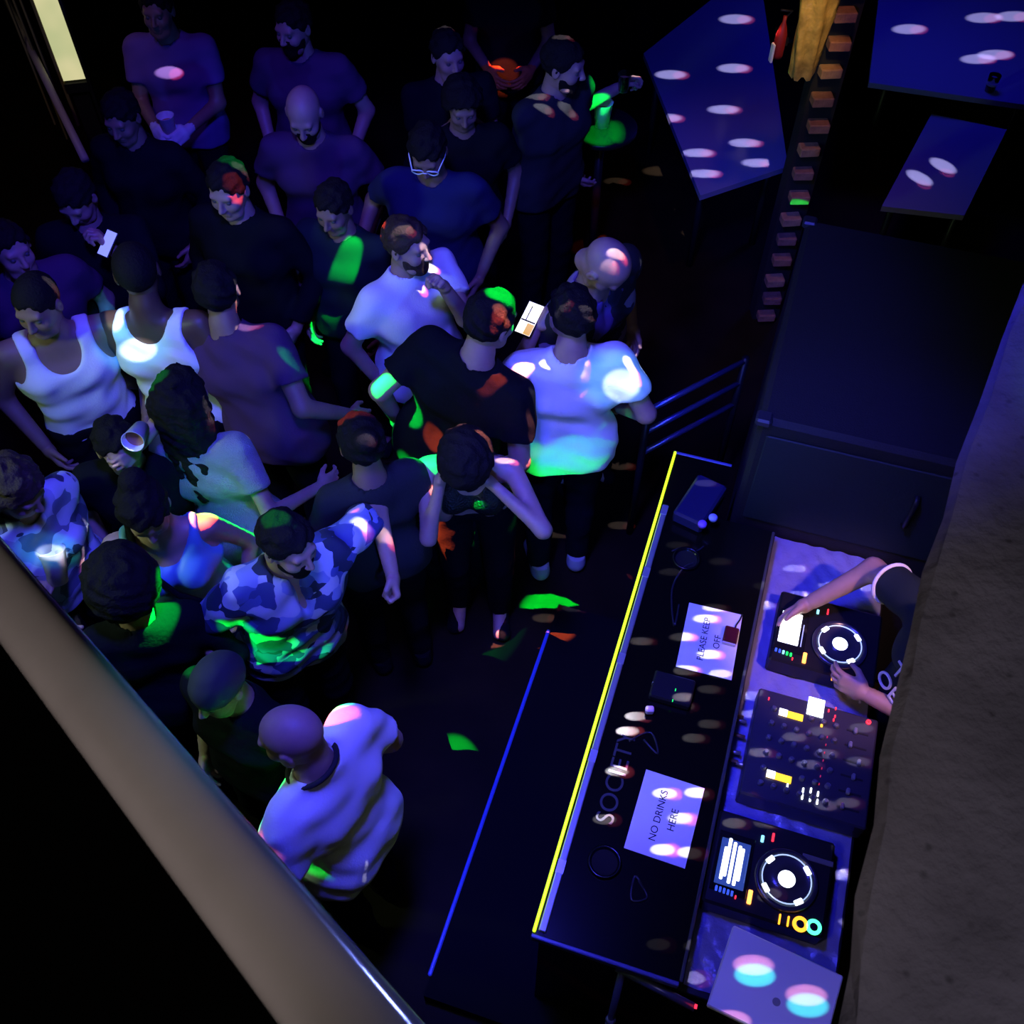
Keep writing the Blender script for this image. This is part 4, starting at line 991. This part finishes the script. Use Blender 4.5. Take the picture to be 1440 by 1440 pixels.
pE, hE, _, _ = person('person in a strapless black top with bare arms bent up to the head', (655, 640), 178, 0, .98, True, fwd=24, hp=-62, R=(-.06, .10, .08), L=(-.06, .10, .10), Re=(.25, .25, -1), Le=(.9, .1, -.6), hair='curly', top='crop', topm=SEQ, fine=True)
pF, hF, _, _ = person('person in a blue leaf-print shirt, open at the neck, one arm held out', (405, 765), 212, 0, 1.0, fwd=6, side=-6, hy=20, hp=-8, Lw=at(550, 802, 1.15), lh='fist', Le=(.5, -.2, -.3), R=(.12, .16, -.40), hair='short', top='shirt', topm=PATT, beard=True, fine=True, folds=.007)
pG, hG, _, _ = person('person in a white T-shirt with a dark collar ring beside the balcony rail', (412, 1036), 62, 0, 1.0, fwd=6, hy=18, hp=-16, R=(.02, .16, -.42), L=(.02, .16, -.42), hair=None, topm=WHT, fine=True, bulk=1.06, folds=.0055, collar=INK)
person('person in a dark beanie next to the balcony rail, lit green', (308, 966), 150, 0, .92, hp=-10, hair='crop', cap=CAPD, topm=BLK)
pI, hI, _, _ = person('person in a white tank top seen from behind, bright spot on the back', (193, 383), -6, 2, 1.06, fwd=2, side=-6, hy=22, R=(.0, .12, -.44), L=(.0, .12, -.44), hair='crop', top='tank', topm=WHT, fine=True, bulk=1.08, folds=.006)
person('person in a scoop-necked white tank top facing the booth', (54, 429), 205, 1, 1.04, fwd=2, hy=-32, hp=-10, hair='crop', top='tank', topm=WHT, fine=True, bulk=1.06)
person('person in a plum T-shirt seen from behind beside the white tank tops', (306, 410), -14, 1, 1.03, fwd=6, side=-15, hy=24, R=(.16, .05, -.42), L=(.0, .08, -.46), hair='short', topm=PURP, fine=True, bulk=1.12)
person('person in a glittering pale top seen from behind, head tilted aside', (258, 560), -14, 0, 1.0, True, fwd=8, side=-16, R=(.16, .14, -.32), L=(.0, .08, -.46), hair='long', topm=GLIT, legm=NAVY, fine=True, folds=.005)
pM, hM, _, _ = person('pink-lit person drinking from a white cup beside the glittering top', (166, 628), 190, 0, .92, hy=24, hp=-6, Lw=at(195, 626, 1.50), lh='grip', hair='short', topm=BLK)
pN, hN, _, _ = person('person in a silver scale-print top holding out a cup near the rail', (20, 688), 236, 0, 1.0, True, fwd=10, hy=10, hp=-24, Lw=at(74, 806, 1.18), lh='grip', R=(.04, .30, -.26), hair='long', hairm=HAIR_B, top='long', topm=FURP, fine=True, folds=.008)
person('person in a bright blue satin top with a black shoulder strap', (204, 716), 196, 0, 1.0, True, fwd=6, hp=-30, hair='bun', top='dress', topm=BLUEC, strap=BLK)
person('person in a black long-sleeved top, back turned, nearest the balcony rail', (174, 822), 20, 1, .94, True, fwd=4, hair='afro', top='long', topm=BLK, eyes=False)
# towards the back of the room
person('person in a black top, forehead lit green and pink', (322, 266), 165, 0, 1.03, hp=-12, hair='short', top='long', topm=BLK)
person('person in a plum T-shirt, bare head tipped down, behind the teal T-shirt', (428, 160), 176, 0, 1.04, fwd=6, hp=-24, hair=None, beard=True, top='tee', topm=PURP)
person('person in a plum T-shirt standing at the back of the crowd, arms hanging', (413, 38), 172, 0, 1.05, hy=-20, hp=-8, hair='short', beard=True, topm=PURP)
pT, hT, _, _ = person('person in a violet T-shirt with two white gloves around a cup', (222, 16), 178, 1, 1.02, R=(-.10, .30, -.30), L=(-.10, .30, -.30), rh='grip', lh='grip', gloves=mat('glove_white', (.7, .7, .74), .8), hair='short', topm=mat('violet_cotton', (.17, .09, .30), .9, spec=.15))
pU, hU, _, _ = person('person in a black top holding a small blue-white phone', (108, 278), 190, 0, 1.0, hp=-30, hy=-20, Lw=at(160, 352, 1.45), lh='grip', hair='short', top='long', topm=BLK)
person('dim person in black close to the sloping pole', (172, 165), 168, 1, 1.0, hp=-14, hair='short', top='long', topm=BLK)
person('person in dark clothing at the edge with pink light on the cheek', (16, 352), 215, 0, 1.0, hy=10, hair='short', topm=PURP)
person('person in a navy shirt wearing white-rimmed glasses and looking down', (602, 212), 172, 1, 1.03, fwd=6, hp=-30, R=(.18, .12, -.30), hair='short', topm=NAVY, bulk=1.12, glasses=WHT)
person('person in black with both hands clasped in front of the chest', (630, 78), 196, 0, 1.0, hy=10, hp=-6, R=(-.14, .18, -.10), L=(-.10, .20, -.08), hair='short', topm=BLK)
person('person in black half hidden behind the navy shirt', (650, 148), 190, 1, .98, hp=-20, hair='curly', topm=BLK)
pBB, hBB, _, _ = person('person in a charcoal T-shirt holding a glass next to the white table', (792, 92), 222, 0, 1.05, fwd=6, hy=26, hp=-8, R=(.06, .16, -.42), Rw=at(808, 252, .98), Lw=at(868, 124, 1.28), lh='grip', rh='relax', hair='short', beard=True, topm=GREYT, fine=True, bulk=1.08)
person('person in a dark teal T-shirt with a green patch on the chest', (470, 292), 160, 1, .97, hp=-16, hair='short', topm=TEAL)
person('person in a charcoal top, back turned, behind the leaf-print shirt', (508, 622), 24, 1, .97, True, hair='bun', topm=GREYT, eyes=False)
person('person in black with orange gloves, farthest back on the dance floor', (716, -60), 180, 1, 1.0, R=(-.06, .26, -.34), L=(-.06, .26, -.34), gloves=mat('glove_orange', (.6, .16, .03), .7), hair='short', topm=BLK)
# the DJ
dj, hDJ, _, _ = person('DJ in a dark white-trimmed T-shirt with white lettering, reaching over the player', (1350, 884), 108, 0, 1.03, fwd=11, hp=-22, trim=WHT, Rw=at(1142, 846, 1.13), Lw=at(1222, 978, 1.12), Re=(.8, .1, -.5), Le=(.5, -.4, -.7), rh='relax', lh='relax', hair='short', topm=mat('dj_black', (.014, .024, .026), .9, spec=.15), fine=True)

# things the dancers hold
o = None
def phone(p, rz, tilt, label, screen, s=1.0):
    o = empty('phone', p, 0, label, 'phone'); o.rotation_euler = (tilt, 0, rz)
    MB().box((0, 0, 0), (0.078 * s, 0.155 * s, 0.009), bev=.004).obj('case', BLKP, o)
    MB().box((0, 0, 0.005), (0.070 * s, 0.142 * s, 0.002)).obj('screen', screen, o)
    return o
WARM = mat('phone_photo_warm', (.9, .85, .7), .4, emit=1.4, ecol=(.9, .85, .66))
ph = phone(at(745, 449, 1.45), rad(-30), rad(28), 'bright phone held up by the white T-shirt photographer', WARM)
MB().box((0.018, -0.045, 0.0065), (.032, .05, .001)).obj('picture', mat('picture_amber', (.8, .5, .1), .4, emit=1.0, ecol=(.75, .42, .08)), ph)
MB().box((-0.012, 0.02, 0.0065), (.004, .07, .001)).obj('picture_line', INK, ph)
MB().box((0.0, -0.012, 0.0065), (.066, .006, .001)).obj('picture_line', INK, ph)
phone(hU[-1] + Vector((.0, -.03, .06)), rad(150), rad(-35), 'small phone glowing blue-white above the white tank tops', mat('phone_blue', (.6, .7, 1), .4, emit=.7, ecol=(.35, .42, 1)), .8)
def cup(p, label, m, tilt=0, s=1.0):
    o = empty('cup', p, 0, label, 'cup'); o.rotation_euler = (tilt, 0, 0)
    MB().lathe([(.030 * s, -.055 * s), (.042 * s, .055 * s), (.044 * s, .058 * s), (.040 * s, .055 * s), (.030 * s, -.048 * s)], n=24).obj('wall', m, o, True)
    MB().lathe([(.036 * s, .018), (.037 * s, .022)], n=24).obj('drink', mat('amber_drink', (.45, .20, .12), .1), o)
    return o
cup(at(193, 611, 1.58), 'white cup tipped up at the lips of the pink-lit drinker', mat('white_cup', (.8, .8, .82), .5), rad(70), .95)
FROST = mat('frosted_plastic', (.80, .72, .74), .35)
cup(at(76, 796, 1.24), 'frosted plastic cup in the hand of the silver-topped dancer', FROST, rad(-25), 1.25)
cup((hT[1] + hT[-1]) / 2 + Vector((0, -.05, .05)), 'pale patterned cup between two white gloves', mat('pale_cup', (.7, .7, .8), .4), 0, 1.1)
cup(hBB[-1] + Vector((.03, -.03, .05)), 'short glass cup held up by the charcoal T-shirt', mat('clear_glass', (.9, .9, 1), .05, trans=1.0), 0, .9)
bt = empty('bar_table', (at(846, 178, 1.05).x, at(846, 178, 1.05).y, 0), 0, 'small round black bar table with a green-lit cup on it', 'table')
MB().lathe([(.20, 1.025), (.205, 1.03), (.205, 1.05), (.20, 1.055)], n=36).obj('table_top', BLKP, bt, True)
MB().lathe([(.025, .02), (.025, 1.03)], n=16).obj('pedestal', BLKP, bt, True)
MB().lathe([(.19, .0), (.19, .01), (.03, .03)], n=32).obj('base', BLKP, bt, True)
tumb = cup(Vector((bt.location.x, bt.location.y, 1.128)), 'large plastic cup lit green on the small black bar table', mat('milky_cup', (.8, .8, .8), .4), 0, 1.3)
# glasses, straps, lettering on the clothes: children of their wearers
def on_torso(root, name, mb, m): return mb.obj(name, m, root)
text('lettering', 'TO\nOBK', .090, (0.03, .205, 1.24), 0, WHT, dj, .003).rotation_euler = (rad(90 - 10), 0, PI)
em = ring(MB(), .045, .052, 0, .004, (0, 0, 0), 28).obj('emblem_ring', WHT, dj); em.location = (-.10, .185, 1.22); em.rotation_euler = (rad(90 - 10), 0, PI)
